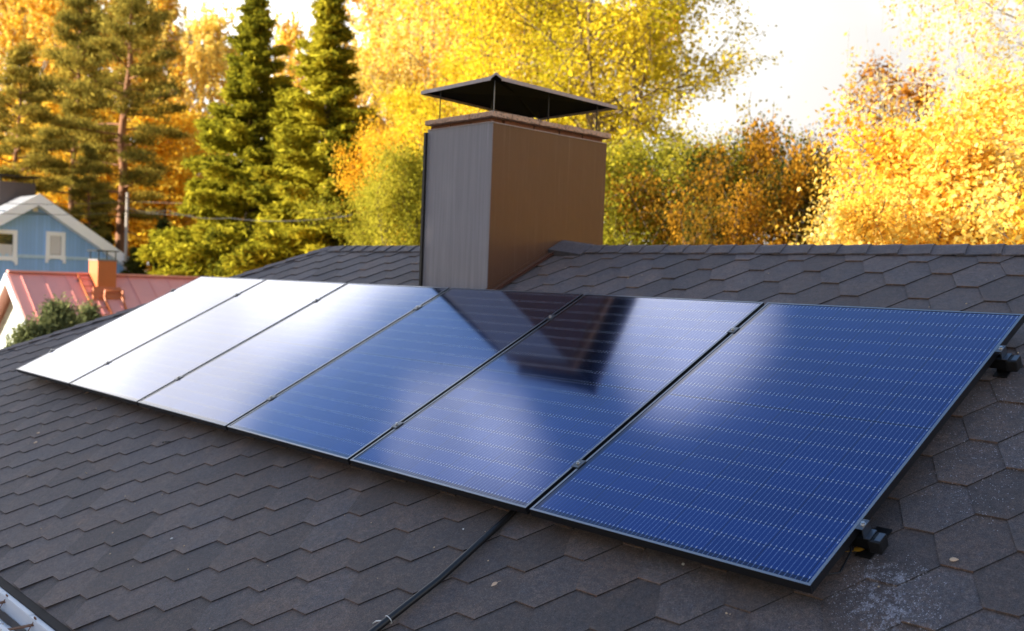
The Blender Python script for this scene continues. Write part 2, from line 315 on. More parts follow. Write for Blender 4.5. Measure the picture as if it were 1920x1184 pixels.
# ------------------------------------------------------------------ the house with the panels
HX, RS, ES = -5.03, 2.617, -1.240           # left end of the ridge, ridge and eave in slope coordinates
HSL = 0.95                                    # hip: metres along x for each metre of slope
XR = 3.4                                      # right gable end
house = empty('house', (-2.2, 2.36, GROUND), 'house with a dark hexagonal shingle roof that carries the solar panels', 'house')
HO = Vector(house.location)
rnd = random.Random(4)
E_, F_, DX = 0.1305, 0.094, 0.0725; P_ = F_ + DX; PER = 2 * P_
sh = MB(); WEAR = {}
def rp(x, s, h): return R2W(x, s, ROOF_N + h)
for k in range(-13, 17):
    s0 = 0.461 + E_ * k; x00 = 1.187 + (P_ if k % 2 else 0)
    H0 = 0.0098; span = 2 * E_ + .05
    hh = lambda s: max(0.0006, H0 * (1 - (s - s0) / span)) - 0.006
    top = min(s0 + span, RS - .003)
    if s0 > RS - .02: continue
    j0 = int((-9.3 - x00) / PER); j1 = int((XR - x00) / PER) + 1
    for j in range(j0, j1):
        x0 = x00 + j * PER; tv = rnd.uniform(.70, 1.26); wv = rnd.uniform(-.05, .08); t = (tv * (1 + wv), tv, tv * (1 - wv))
        lift = rnd.uniform(-.0006, .0016); j_ = rnd.uniform(-.0015, .0015)
        sm = min(s0 + E_, top)
        fr = (sm - s0) / E_
        A = [(x0 - DX * fr, sm), (x0 + j_, s0), (x0 + F_ + j_, s0 + rnd.uniform(-.001, .001)), (x0 + F_ + DX * fr, sm)]
        va = [rp(x, s, hh(s) + (lift if s < s0 + .01 else 0)) for x, s in A]
        vb = [rp(x, s, hh(s) - .0048 + (lift if s < s0 + .01 else 0)) for x, s in A]
        eg = rnd.uniform(1.0, 2.4); et = (t[0] * eg, t[1] * (eg * .82), t[2] * (eg * .66))
        wn_ = len(sh.v); WEAR.update({wn_ + 1: 1.0, wn_ + 2: rnd.uniform(.8, 1)}); WEAR[wn_ + 17] = WEAR[wn_ + 18] = 1.0
        dk = (t[0] * .22, t[1] * .22, t[2] * .22)  # slanted cut edges: black bitumen, darkened to deepen the tab shadow
        sh.add(va + vb, [(0, 1, 2, 3)], t); sh.add(va + vb, [(3, 2, 6, 7), (1, 0, 4, 5)], dk); sh.add(va + vb, [(2, 1, 5, 6)], et)
        if top > sm + .002:
            B = [(x0 + F_ / 2 - PER / 2, sm), (x0 + F_ / 2 + PER / 2, sm), (x0 + F_ / 2 + PER / 2, top), (x0 + F_ / 2 - PER / 2, top)]
            xl = x0 - DX * fr; xr_ = x0 + F_ + DX * fr
            vb2 = [rp(B[0][0], sm, hh(sm)), rp(xl, sm, hh(sm)), rp(xr_, sm, hh(sm)), rp(B[1][0], sm, hh(sm)), rp(B[2][0], top, hh(top)), rp(B[3][0], top, hh(top))]
            vl = [rp(B[0][0], sm, hh(sm) - .0048), rp(xl, sm, hh(sm) - .0048), rp(xr_, sm, hh(sm) - .0048), rp(B[1][0], sm, hh(sm) - .0048)]
            sh.add(vb2 + vl, [(0, 1, 2, 3, 4, 5), (0, 6, 7, 1), (2, 8, 9, 3)], t)
# starter course and underlay
sh.add([rp(-9.3, ES, -.0055), rp(XR, ES, -.0055), rp(XR, RS, -.0075), rp(-9.3, RS, -.0075)], [(0, 1, 2, 3)], (.7, .7, .7))
roof = sh.build('roof', M['shingle'], house, off=HO, tint=True)
wv_ = np.zeros(len(sh.v), np.float32)
for i_, v_ in WEAR.items(): wv_[i_] = v_
roof.data.attributes.new('wear', 'FLOAT', 'POINT').data.foreach_set('value', wv_)
bm = bmesh.new(); bm.from_mesh(roof.data)
hA, hB = R2W(HX, RS, ROOF_N) - HO, R2W(HX - HSL * (RS - ES), ES, ROOF_N) - HO
hn = (hB - hA).cross(Vector((0, 0, 1))).normalized()
if hn.dot(Vector((1, 0, 0))) > 0: hn = -hn
bmesh.ops.bisect_plane(bm, geom=bm.verts[:] + bm.edges[:] + bm.faces[:], plane_co=hA, plane_no=hn, clear_outer=True)
bmesh.ops.bisect_plane(bm, geom=bm.verts[:] + bm.edges[:] + bm.faces[:], plane_co=Vector((XR, 0, 0)) - HO, plane_no=(1, 0, 0), clear_outer=True)
bm.to_mesh(roof.data); bm.free()
# hip end and rear slope of the same roof
RY, RZ = R2W(0, RS, ROOF_N)[1:]; EY, EZ = R2W(0, ES, ROOF_N)[1:]
BY = 2 * RY - EY
HXE = HX - HSL * (RS - ES)
rs = MB()
def shell(pts, nrm, th=.05):
    rs.prism(pts, Vector(nrm) * -th, (1, 1, 1))
shell([(HX, RY, RZ - .012), (HXE, EY, EZ - .012), (HXE, BY, EZ - .012)], (0, 0, 1))
shell([(HX, RY, RZ - .014), (HXE, BY, EZ - .014), (XR, BY, EZ - .014), (XR, RY, RZ - .014)], (0, 0, 1))
rear = rs.build('rear_slope', M['shingle'], house, off=HO, tint=True)
# ridge caps
rc = MB()
def cap_piece(P0, dirx, L_, w, prof, h0, h1, t):
    ring = []
    for q, hq in ((0.0, h0), (1.0, h1)):
        row = []
        for (a, b) in prof: row.append((a, b + hq))
        ring.append(row)
    return ring
npr = 9
for i in range(int((XR - HX) / .166)):
    xb = 0.098 + .166 * (i - int((0.098 - HX) / .166)); xa = xb - .21
    if xa > XR - .2: break
    if -2.86 < (xb - .08) < -2.09 or xb - .166 < HX: continue
    if xb > -2.2 and rc.v and max(v[0] for v in rc.v) < -2.5: rc.build('ridge_cap', M['shingle'], house, off=HO, tint=True); rc = MB()
    tv = rnd.uniform(.84, 1.12); t = (tv * 1.02, tv, tv * 1.0)
    rows = []
    for x_, h_ in ((xb, .0030), (xb, .0115), (xa, .0015)):
        r_ = []
        for q in range(npr):
            a = -1 + 2 * q / (npr - 1); d = abs(a) * .128
            rad = .03
            z = RZ + CP * h_ - SP * (d if d > rad else (d * d / (2 * rad) + rad / 2)) ; y = RY + math.copysign(d * CP, a) - 0 + (math.copysign(SP * h_, a) if d > rad else SP * h_ * a)
            if d < rad: z += .004 * 0
            xs = x_ - .03 * (1 - min(1, d / .128))
            r_.append((xs, y, z + .004))
        rows.append(r_)
    vs = rows[0] + rows[1] + rows[2]; fs = []
    for rr in range(2):
        for q in range(npr - 1): fs.append((rr * npr + q, rr * npr + q + 1, (rr + 1) * npr + q + 1, (rr + 1) * npr + q))
    low = [(v[0], v[1], v[2] - .006) for v in (rows[1][0], rows[2][0])]; b0 = len(vs); vs += low; fs.append((npr, 2 * npr, b0 + 1, b0))
    rc.add(vs, fs, t)
rc.build('ridge_cap', M['shingle'], house, off=HO, tint=True); rc = MB()
# hip caps: folded pieces laid up the hip
hd = (Vector((HX, RY, RZ)) - Vector((HXE, EY, EZ))); hl = hd.length; hd.normalize()
fr_dir = R2W(1, 0, 0) * 1.0                                            # along the front slope
fn = Vector((0, -SP, CP)); ln = (Vector((HX, RY, RZ)) - Vector((HXE, EY, EZ))).cross(Vector((0, -1, 0))).normalized()
if ln.z < 0: ln = -ln
fside = hd.cross(fn).normalized(); fside = fside if fside.x > 0 else -fside
lside = hd.cross(ln).normalized(); lside = lside if lside.x < 0 else -lside
nst = int(hl / .2)
for i in range(nst):
    p0 = Vector((HXE, EY, EZ)) + hd * (i * hl / nst); p1 = p0 + hd * (.26 if i < nst - 1 else .2)
    tv = rnd.uniform(.84, 1.1); t = (tv * 1.06, tv, tv * .97); upn = (fn + ln).normalized(); wj = .12 + rnd.uniform(-.012, .012)
    lo, hi = [], []
    for p_, h_ in ((p0, .005), (p0, .013), (p1, .003)):
        for side, d in ((fside, wj), (fside, wj * .5), (fside, .015), (lside, .015), (lside, .06), (lside, .12)):
            nn = fn if side is fside else ln
            lo.append(p_ + side * d + nn * h_)
    n6 = 6
    rc.add(lo, [(r * n6 + q, r * n6 + q + 1, (r + 1) * n6 + q + 1, (r + 1) * n6 + q) for r in range(2) for q in range(5)] + [(n6, 2 * n6, 0, 0)[:3]], t)
rc.build('hip_cap', M['shingle'], house, off=HO, tint=True)
# walls, soffit, fascia
wl = MB(); wl.box((HXE + .5, EY + .5, GROUND), (XR - .25, BY - .5, EZ - .13)); wl.prism([(XR - .25, EY + .5, EZ - .13), (XR - .25, BY - .5, EZ - .13), (XR - .25, RY, RZ - .33)], (-.2, 0, 0))
wl.build('wall', siding_mat("white_cladding", (.7, .68, .62), 2, .14), house, off=HO)
sf = MB(); sf.box((HXE + .03, EY + .03, EZ - .125), (XR - .02, BY - .03, EZ - .09)); sf.build('soffit', M['soffit'], house, off=HO)
ed = MB()
p0 = R2W(0, ES + .002, ROOF_N - .008); 
ed.add([(HXE - .03, p0.y, p0.z), (XR, p0.y, p0.z), (XR, p0.y - .028, p0.z - .018), (HXE - .03, p0.y - .028, p0.z - .018), (HXE - .03, p0.y - .031, p0.z - .05), (XR, p0.y - .031, p0.z - .05)], [(0, 1, 2, 3), (3, 2, 5, 4)])
ed.build('drip_edge', M['drip'], house, off=HO)
# gutter: white box gutter with rusty brackets
gy, gz = p0.y - .033, p0.z - .024
gu = MB(); T = .004
prof = [(gy + .006, gz), (gy - .020, gz + .001), (gy - .022, gz - .062), (gy - .034, gz - .086), (gy - .105, gz - .090), (gy - .122, gz - .075), (gy - .128, gz - .012), (gy - .150, gz - .010), (gy - .152, gz - .022)]
def sweep(mb, prof, xa, xb, th):
    n = len(prof); vs = []
    for x in (xa, xb):
        for y, z in prof: vs.append((x, y, z))
    for x in (xa, xb):
        for y, z in prof: vs.append((x, y - th * .5, z - th))
    fs = []
    for i in range(n - 1):
        fs.append((i, i + 1, n + i + 1, n + i)); fs.append((2 * n + i, 3 * n + i, 3 * n + i + 1, 2 * n + i + 1))
    fs += [(0, n, 3 * n, 2 * n), (n - 1, 3 * n - 1, 4 * n - 1, 2 * n - 1)]
    mb.add(vs, fs)
xj = -1.93
sweep(gu, prof, HXE - .1, xj - .002, T); sweep(gu, [(y, z - .002) for y, z in prof], xj - .001, XR, T)
gutter = gu.build('gutter', M['white_metal'], house, off=HO)
for bx in (-5.2, -4.1, -3.0, -2.26, -1.88, -1.0, .2, 1.4, 2.6):
    b = MB(); b.box((bx, gy - .135, gz - .026), (bx + .022, gy - .012, gz - .021)); b.box((bx, gy - .016, gz - .03), (bx + .022, gy - .012, gz + .008))
    b.tube([(bx + .011, gy - .02, gz - .01), (bx + .05, gy - .085, gz - .084)], .0022, 6)
    b.build('bracket', M['rust'], gutter, off=HO)
dt = MB(); dr = random.Random(3)
for i in range(90):
    x = HXE + (XR - HXE) * (i / 90.0); w_ = dr.uniform(.01, .022)
    dt.add([(x, gy - .027, gz - .066), (x + .14, gy - .027, gz - .066 - dr.uniform(0, .008)), (x + .14, gy - .038 - w_, gz - .0835), (x, gy - .038 - w_ * dr.uniform(.6, 1), gz - .0835)], [(0, 1, 2, 3)])
dt.build('dirt_line', simple("wet_gutter_dirt", (.06, .045, .04), .7, 0, .5, 60), gutter, off=HO)

# chimney
CX0, CX1, CY0, CY1, CZ = -2.832, -2.155, 1.692, 2.79, 1.838
ch = MB(); ch.box((CX0 + .012, CY0 + .008, .55), (CX1 - .008, CY1 - .01, CZ - .004))
chim = ch.build('chimney', M['mortar'], house, off=HO)
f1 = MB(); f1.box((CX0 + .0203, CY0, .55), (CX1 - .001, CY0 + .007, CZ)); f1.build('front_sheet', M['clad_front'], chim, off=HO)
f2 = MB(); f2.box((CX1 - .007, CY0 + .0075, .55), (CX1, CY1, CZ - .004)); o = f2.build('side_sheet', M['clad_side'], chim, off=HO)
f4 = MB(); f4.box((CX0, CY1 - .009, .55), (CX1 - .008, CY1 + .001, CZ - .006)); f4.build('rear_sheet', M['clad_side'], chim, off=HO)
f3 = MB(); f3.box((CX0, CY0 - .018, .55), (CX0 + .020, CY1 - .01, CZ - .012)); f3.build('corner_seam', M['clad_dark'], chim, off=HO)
hm = MB(); hm.box((CX0 + .022, CY0 - .004, CZ + .0005), (CX1 + .003, CY0 + .012, CZ + .006)); hm.box((CX1 - .009, CY0 + .0125, CZ - .003), (CX1 + .003, CY1, CZ + .0025)); hm.build('top_hem', M['cap_edge'], chim, off=HO)
bk = MB(); br = random.Random(8)
z0, z1 = CZ - .02, CZ + .03
def brick_run(a, b, fixed, axis, inward):
    L0 = a
    while L0 < b - .02:
        L1 = min(b, L0 + br.uniform(.2, .27)); d = br.uniform(0, .006)
        if axis == 0: bk.box((L0 + .006, fixed + d, z0), (L1 - .006, fixed + .1, z1), None)
        else: bk.box((fixed - .1, L0 + .006, z0), (fixed - d, L1 - .006, z1), None)
        L0 = L1
brick_run(CX0 + .03, CX1 - .012, CY0 + .006, 0, 1); brick_run(CY0 + .112, CY1 - .02, CX1 - .012, 1, -1)
bk.build('brick_course', M['brick'], chim, off=HO, bevel=.003)
sl = MB(); SX0, SX1, SY0, SY1 = CX0 + .02, CX1 + .035, CY0 - .032, CY1 + .012
zs0, zs1 = CZ + .032, CZ + .066
xs = [SX0, SX0 + .46, SX1]
for a, b in zip(xs, xs[1:]): sl.box((a + .002, SY0 + br.uniform(0, .004), zs0), (b - .002, SY0 + .17, zs1 + br.uniform(-.002, .002)))
ysl = [SY0 + .172, SY0 + .42, SY0 + .67, SY0 + .85, SY1]
for a, b in zip(ysl, ysl[1:]): sl.box((SX0 + .002, a + .0015, zs0), (SX1 - br.uniform(0, .004), b - .0015, zs1 + br.uniform(-.003, .002)))
slab = sl.build('crown_slab', M['slab'], chim, off=HO, bevel=.006)
bm = bmesh.new(); bm.from_mesh(slab.data); bmesh.ops.subdivide_edges(bm, edges=[e for e in bm.edges if e.calc_length() > .05], cuts=9, use_grid_fill=True)
for v in bm.verts: v.co += Vector((br.uniform(-1, 1), br.uniform(-1, 1), br.uniform(-1, 1))) * .0022
bm.to_mesh(slab.data); bm.free()
# rain cap: a plate creased along its diagonal, with a turned-down rim
cFR, cFL, cBL, cBR = Vector((-2.062, 1.620, 2.118)), Vector((-2.905, 1.695, 2.117)), Vector((-2.955, 2.875, 2.115)), Vector((-2.12, 2.845, 2.105))
cFR = Vector((-2.058, 1.617, 2.117)); cBL = Vector((-2.93, 2.82, 2.104)); cFL = Vector((-2.895, 1.688, 2.114)); cBR = Vector((-2.142, 2.868, 2.111))
def notch(c, toward_a, toward_b, other):
    da = (toward_a - c).normalized(); db = (toward_b - c).normalized(); dg = (other - c).normalized()
    return c + da * .05 - Vector((0, 0, .012)), c + Vector((0, 0, .006)), c + db * .05 - Vector((0, 0, .012)), dg
a1, a0, a2, dg = notch(cFR, cFL, cBR, cBL); b1, b0, b2, dg2 = notch(cBL, cBR, cFL, cFR)
drop = Vector((0, 0, -.020))
pl = MB()
top = [a0, a1, cFL, b2, b0, b1, cBR, a2]         # outline
cr_in1 = [a1 + dg * .0, a2 + dg * .0]
V8 = [Vector(v) for v in top]
m1 = (a0 + b0) / 2 + Vector((0, 0, .012))
tri = [(0, 1, 8), (1, 2, 8), (2, 3, 8), (3, 4, 8), (4, 5, 8), (5, 6, 8), (6, 7, 8), (7, 0, 8)]
V9 = V8 + [m1]; lowv = [v - Vector((0, 0, .004)) for v in V9]
pl.add(V9 + lowv, tri + [tuple(i + 9 for i in reversed(f)) for f in tri] + [(i, (i + 1) % 8, (i + 1) % 8 + 9, i + 9) for i in range(8)])
cap = pl.build('rain_cap', M['cap_metal'], chim, off=HO)
rim = MB()
for a, b in ((a1, cFL), (a2, cBR), (cFL, b2), (cBR, b1), (a0, a1), (a0, a2), (b0, b1), (b0, b2)):
    d = (b - a).normalized(); o_ = Vector((d.y, -d.x, 0)).normalized()
    mid = (cFR + cBL) / 2
    if o_.dot((a + b) / 2 - mid) < 0: o_ = -o_
    hgt = .021 if (a is a1 or a is a2 or a is cFL or a is cBR) else .012
    q = [a + Vector((0, 0, .003)), b + Vector((0, 0, .003)), b - Vector((0, 0, hgt)), a - Vector((0, 0, hgt))]
    rim.prism(q, o_ * .004)
rim.build('rim', M['cap_edge'], cap, off=HO)
for (x, y, r_, mk) in ((-2.70, 1.70, .0042, 'black_metal'), (-2.165, 1.705, .0042, 'clamp'), (-2.172, 2.205, .0042, 'black_metal'), (-2.172, 2.69, .0045, 'black_metal'), (-2.72, 2.66, .0045, 'black_metal'), (-2.74, 2.2, .0042, 'clamp')):
    pm = MB(); pm.tube([(x, y, zs1 - .01), (x + .002, y, 2.122)], r_, 8); pm.tube([(x, y, zs1 + .001), (x, y, zs1 + .007)], .011, 6); pm.build('post', M[mk], chim, off=HO)
# flashing along the right side of the chimney and over the ridge
fl = MB()
fl.prism([R2W(CX1, 1.6, ROOF_N + .004), R2W(CX1 + .066, 1.6, ROOF_N + .012), R2W(CX1 + .066, 2.50, ROOF_N + .012), R2W(CX1, 2.50, ROOF_N + .004)], Vector((0, -SP, CP)) * .003)
fl.prism([R2W(CX1 + .05, 1.6, ROOF_N + .015), R2W(CX1 + .066, 1.6, ROOF_N + .026), R2W(CX1 + .066, 2.52, ROOF_N + .026), R2W(CX1 + .05, 2.52, ROOF_N + .015)], Vector((0, -SP, CP)) * .003)
flash = fl.build('flashing', M['flashing'], chim, off=HO)
ap = MB()
def skirt(x, a, b, h0, h1):
    return [R2W(x, a, ROOF_N + h0), R2W(x, b, ROOF_N + h0), R2W(x, b, ROOF_N + h1), R2W(x, a, ROOF_N + h1)]
ap.prism(skirt(CX1 + .0005, 1.62, RS + .02, .004, .040), (.004, 0, 0))
ap.prism([R2W(CX1 + .006, 1.62, ROOF_N + .018), R2W(CX1 + .045, 1.62, ROOF_N + .010), R2W(CX1 + .045, RS, ROOF_N + .010), R2W(CX1 + .006, RS, ROOF_N + .018)], Vector((0, -SP, CP)) * .003)
ap.build('upstand', M['clad_side'], chim, off=HO)
sk_ = MB()                                     # shingle collar where the ridge meets the chimney
for (xa, xb, hz) in ((CX1 + .006, CX1 + .30, .046),):
    pts = []
    for q in range(9):
        a = -1 + 2 * q / 8; d = abs(a) * .17; 
        pts.append((RY + math.copysign(d * CP, a), RZ + hz - SP * (d if d > .03 else d * d / .06 + .015)))
    vs = [(xa, y, z) for y, z in pts] + [(xb, y, z - hz + .014) for y, z in pts]
    sk_.add(vs, [(i, i + 1, 9 + i + 1, 9 + i) for i in range(8)], (.95, .95, 1.0))
    sk_.add([(xb, y, z - hz + .014) for y, z in pts] + [(xb, y, z - hz + .004) for y, z in pts], [(i, i + 1, 9 + i + 1, 9 + i) for i in range(8)], (.7, .7, .7))
    sk_.add([(xa, pts[0][0], pts[0][1]), (xb, pts[0][0], pts[0][1] - hz + .014), (xb, pts[0][0], pts[0][1] - hz), (xa, pts[0][0], pts[0][1] - hz)], [(0, 1, 2, 3)], (.6, .6, .6))
sk_.build('collar', M['shingle'], chim, off=HO, tint=True)

# ------------------------------------------------------------------ solar panels
def make_panel():
    e = empty('solar_panel', (0, 0, 0), 'x', 'solar panel', 'row of six solar panels on the roof')
    f = MB(); lip = .011; D = .030
    for a, b in (((0, 0), (PW, lip)), ((0, PH - lip), (PW, PH))):
        f.box((a[0], a[1], -D), (b[0], b[1], 0))
    for a, b in (((0, lip), (lip, PH - lip)), ((PW - lip, lip), (PW, PH - lip))):
        f.box((a[0], a[1], -D), (b[0], b[1], 0))
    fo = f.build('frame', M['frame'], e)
    bm = bmesh.new(); bm.from_mesh(fo.data); bmesh.ops.bevel(bm, geom=[x for x in bm.edges if x.calc_length() > .5 or abs(x.verts[0].co.z - x.verts[1].co.z) > .02], offset=.0007, segments=1, affect='EDGES'); bm.to_mesh(fo.data); bm.free()
    gl = MB(); gl.box((0, 0, -.0045), (PW - 2 * lip, PH - 2 * lip, 0)); o = gl.build('cells', M['cell'], e); o.location = (lip, lip, -.0016)
    bk_ = MB(); bk_.box((lip + .001, lip + .001, -.012), (PW - lip - .001, PH - lip - .001, -.0075)); bk_.build('backsheet', M['black_metal'], e)
    jb = MB(); jb.box((PW / 2 - .05, PH / 2 - .03, -.028), (PW / 2 + .05, PH / 2 + .03, -.0125)); jb.build('junction_box', M['black_metal'], e)
    return e
PL = ['farthest solar panel, at the left end of the row, white with sky glare',
      'solar panel between the farthest one and the third, glaring white all over',
      'solar panel shading from white glare to pale blue, below the roof left of the chimney',
      'solar panel with the left half of the chimney reflection in its upper corner',
      'solar panel holding the dark lower tip of the chimney reflection and a pale cloud glow',
      'nearest solar panel, deep blue with clear rows of solder dots, at the right end']
proto = make_panel()
for i in range(6):
    o = proto if i == 0 else copy_tree(proto)
    o.location = R2W((i - 5) * (PW + PG), 0, 0); o.rotation_euler = (PIT, 0, 0); o['label'] = PL[i]

# mounting rails with their clamps
for s_, lab, g1 in ((.302, 'lower black mounting rail with clamps, under the bottom third of the panels', 'a'), (1.425, 'upper black mounting rail with clamps, near the ridge side of the panels', 'b')):
    rail = empty('mounting_rail', R2W(0, s_, 0), lab, 'rail', 'two rails under the panels', (PIT, 0, 0))
    x0, x1 = -5 * (PW + PG) - .07, PW + .066
    r = MB()
    r.box((x0, -.021, -.070), (x1, .021, -.034)); r.box((x0, -.021, -.034), (x1, -.008, -.0308)); r.box((x0, .008, -.034), (x1, .021, -.0308))
    r.build('rail_profile', M['rail'], rail, bevel=.0015)
    ec = MB(); ec.box((PW + .034, -.028, -.076), (PW + .074, .024, -.031)); ec.build('end_block', M['black_metal'], rail, bevel=.006)
    et = MB(); et.box((PW + .054, -.022, -.0305), (PW + .073, .018, -.0285)); et.build('end_plate', M['clamp'], rail, bevel=.0008)
    for fx in (-5.3, -4.2, -3.0, -1.8, -.6, .55, PW - .02):
        ft = MB(); ft.box((fx, -.02, -.108), (fx + .05, .13, -.103)); ft.box((fx, .0215, -.103), (fx + .05, .027, -.045)); ft.build('foot', M['black_metal'], rail)
        bo = MB(); bo.tube([(fx + .025, .09, -.103), (fx + .025, .09, -.097)], .008, 6); bo.build('bolt', M['steel'], rail)
    for i in range(7):
        xc = (i - 5) * (PW + PG) - PG / 2
        c = MB()
        if i == 6:
            c.box((xc - .009, -.025, .0008), (xc + .012, .025, .0040)); c.box((xc + .0115, -.025, -.031), (xc + .0150, .025, .0040)); c.box((xc + .0152, -.025, -.0305), (xc + .032, .025, -.027)); bx = xc + .006
        elif i == 0:
            c.box((xc - .001, -.025, .0008), (xc + .020, .025, .0040)); c.box((xc - .0045, -.025, -.031), (xc - .0012, .025, .0040)); c.box((xc - .022, -.025, -.0305), (xc - .0047, .025, -.027)); bx = xc + .002
        else:
            c.box((xc - .019, -.025, .0008), (xc + .019, .025, .0036)); c.box((xc - .007, -.025, -.030), (xc - .0045, .025, .0006)); c.box((xc + .0045, -.025, -.030), (xc + .007, .025, .0006)); bx = xc
        co = c.build('clamp', M['clamp'], rail, bevel=.0006)
        b = MB(); b.tube([(bx, 0, .0042), (bx, 0, .0062)], .0085, 12); b.tube([(bx, 0, .0063), (bx, 0, .0125)], .0058, 10); b.build('bolt', M['steel'], co)
# cable loop glimpsed under the right edge of the nearest panel
cb = MB(); cb.tube([R2W(1.10, .10, -.05), R2W(1.13, .16, -.075), R2W(1.128, .24, -.06), R2W(1.09, .33, -.045)], .0035, 6)
tag(cb.build('panel_cable', M['rubber'], smooth=True), 'thin black cable looping under the right edge of the nearest panel', 'cable')

# conduit down the roof from under the panels
cd = MB()
pts = [(-.20, .25, -.092), (-.185, .10, -.092), (-.172, .02, -.0895), (-.155, -.37, -.0895), (-.178, -.68, -.0895), (-.20, -.95, -.0895), (-.21, -1.24, -.0895), (-.212, -1.36, -.15)]
fine = []
for i in range(len(pts) - 1):
    for q in range(6):
        a = Vector(pts[i]).lerp(Vector(pts[i + 1]), q / 6); fine.append(R2W(*a))
cond = empty('conduit', R2W(-.18, -.3, ROOF_N), 'black cable conduit running down the shingles from under the panels to the eave', 'conduit')
CO = Vector(cond.location)
cd.tube(fine, .0128, 14); cd.build('tube', M['rubber'], cond, smooth=True, off=CO)
tie = MB(); 
tp = R2W(-.171, -.60, -.0895); rr = []
for q in range(13):
    a = q / 12 * 2 * math.pi; rr.append(tp + Vector((math.cos(a) * .016, -SP * math.sin(a) * .016, CP * math.sin(a) * .016)))
tie.tube(rr, .0018, 5, caps=False); tie.tube([tp + Vector((-.012, 0, 0)), R2W(-.20, -.612, -.095), R2W(-.222, -.62, -.098), R2W(-.228, -.635, -.1)], .0026, 6)
tie.build('cable_tie', simple("white_nylon", (.75, .75, .74), .4, 0, .05), cond, smooth=True, off=CO)

# fallen leaves and bits on the shingles
LM = {'pale': simple("pale_dry_leaf", (.62, .42, .27), .7, 0, .2, 60), 'yellow': simple("yellow_leaf", (.62, .33, .03), .6, 0, .25, 50), 'brown': simple("brown_leaf", (.35, .16, .05), .7, 0, .3, 50), 'white': simple("white_chip", (.7, .7, .68), .6, 0, .1, 50), 'black': simple("black_strip", (.012, .012, .013), .5, 0, .2, 50)}
def leaf(x, s, n, size, ang, mk, label, curl=.25, stem=.5, parent=None, name='fallen_leaf', cat='leaf', grp='fallen leaves on the roof'):
    m = MB(); out_ = []; nn = 8
    X = Matrix.Translation(R2W(x, s, n)) @ ROT_ROOF @ Matrix.Rotation(ang, 4, 'Z')
    us = [-.5, -.38, -.15, .1, .32, .5]; ws = [0.02, .24, .36, .30, .15, .0]
    vs = []; fs = []
    for u, w in zip(us, ws):
        for sgn in (-1, 0, 1): vs.append(X @ Vector((u * size, sgn * w * size, (curl * abs(sgn) * w + curl * u * u * .6) * size)))
    for i in range(5):
        for q in range(2): fs.append((i * 3 + q, i * 3 + q + 1, (i + 1) * 3 + q + 1, (i + 1) * 3 + q))
    m.add(vs, fs)
    if stem: m.tube([X @ Vector((-.48 * size, 0, .03 * size)), X @ Vector((-(.5 + stem * .5) * size, .05 * size, .08 * size)), X @ Vector((-(.5 + stem) * size, .14 * size, .03 * size))], .022 * size, 5)
    loc = R2W(x, s, n)
    o = m.build(name, LM[mk], off=loc, smooth=True); o.location = loc
    so = o.modifiers.new('thickness', 'SOLIDIFY'); so.thickness = .0006
    return tag(o, label, cat, grp)
def roofat(px, py, off=ROOF_N):
    d = (CF + CR * ((px - 960) / FPX) + CU * ((592 - py) / FPX)); n = Vector((0, -SP, CP)); t = (off - n.dot(CAM)) / n.dot(d); p = CAM + d * t
    return p.x, p.y * CP + p.z * SP
def leaf_px(px, py, size, ang, mk, label, h=.008, **k):
    x, s = roofat(px, py); return leaf(x, s, ROOF_N + h, size, ang, mk, label, **k)
leaf_px(928, 1100, .027, math.radians(-105), 'pale', 'pale dry leaf with stem, lying on shingles right of the conduit')
leaf_px(1790, 1054, .026, math.radians(20), 'pale', 'pale squarish leaf on the shingle right of the lower rail end', stem=0, curl=.12)
leaf_px(1613, 1041, .034, math.radians(35), 'yellow', 'curled yellow leaf tucked under the lower rail end block', h=.016, curl=.6, stem=.8)
leaf_px(166, 739, .040, math.radians(60), 'pale', 'tan leaf curled against the shade edge below the second farthest panel', curl=.5, stem=.2)
leaf_px(68, 832, .034, math.radians(15), 'pale', 'flat pale leaf scrap on the far left shingles, lower of a close pair', stem=0, curl=.1)
leaf_px(73, 814, .030, math.radians(5), 'pale', 'flat pale leaf scrap on the far left shingles, upper of a close pair', stem=0, curl=.1)
leaf_px(945, 531, .034, math.radians(10), 'yellow', 'small yellow leaf caught in the flashing beside the chimney', h=.03, stem=0, curl=.5)
x, s = roofat(313, 831); st = MB(); st.tube([R2W(x - .028, s - .012, ROOF_N + .008), R2W(x, s, ROOF_N + .009), R2W(x + .028, s + .010, ROOF_N + .008)], .0032, 6); tag(st.build('twig', LM['black']), 'short black twig on the shingles below the third panel from the left', 'twig')
for px, py, sz, mk, lb in ((870, 996, .011, 'white', 'tiny white chip on the shingles just left of the conduit'), (1282, 1062, .016, 'white', 'thin white feather bit under the bottom edge of the nearest panel'), (365, 802, .011, 'brown', 'small rusty bit in the shade under the panel edge'), (323, 1013, .014, 'white', 'white sliver on the lower left shingles')):
    leaf_px(px, py, sz, rnd.uniform(0, 6), mk, lb, stem=0, curl=.3, name='debris_chip', cat='chip', grp='small bits on the roof')
sc_ = MB(); sr = random.Random(12)
for i in range(330):
    x = sr.uniform(-6, 1.9); s = sr.uniform(-1.2, 2.3)
    if s > -.05 and s < 1.75 and x < 1.13: continue
    if x < HX - HSL * (RS - s) + .1: continue
    z = sr.uniform(.0012, .0042); a = sr.uniform(0, 3.1); dx, dy = math.cos(a) * z, math.sin(a) * z
    h = ROOF_N + .0058
    sc_.hexa([R2W(x - dx, s - dy, h), R2W(x + dy, s - dx, h), R2W(x + dx, s + dy, h), R2W(x - dy, s + dx, h), R2W(x - dx, s - dy, h + z * .6), R2W(x + dy, s - dx, h + z * .5), R2W(x + dx * .8, s + dy, h + z * .6), R2W(x - dy, s + dx, h + z * .4)])
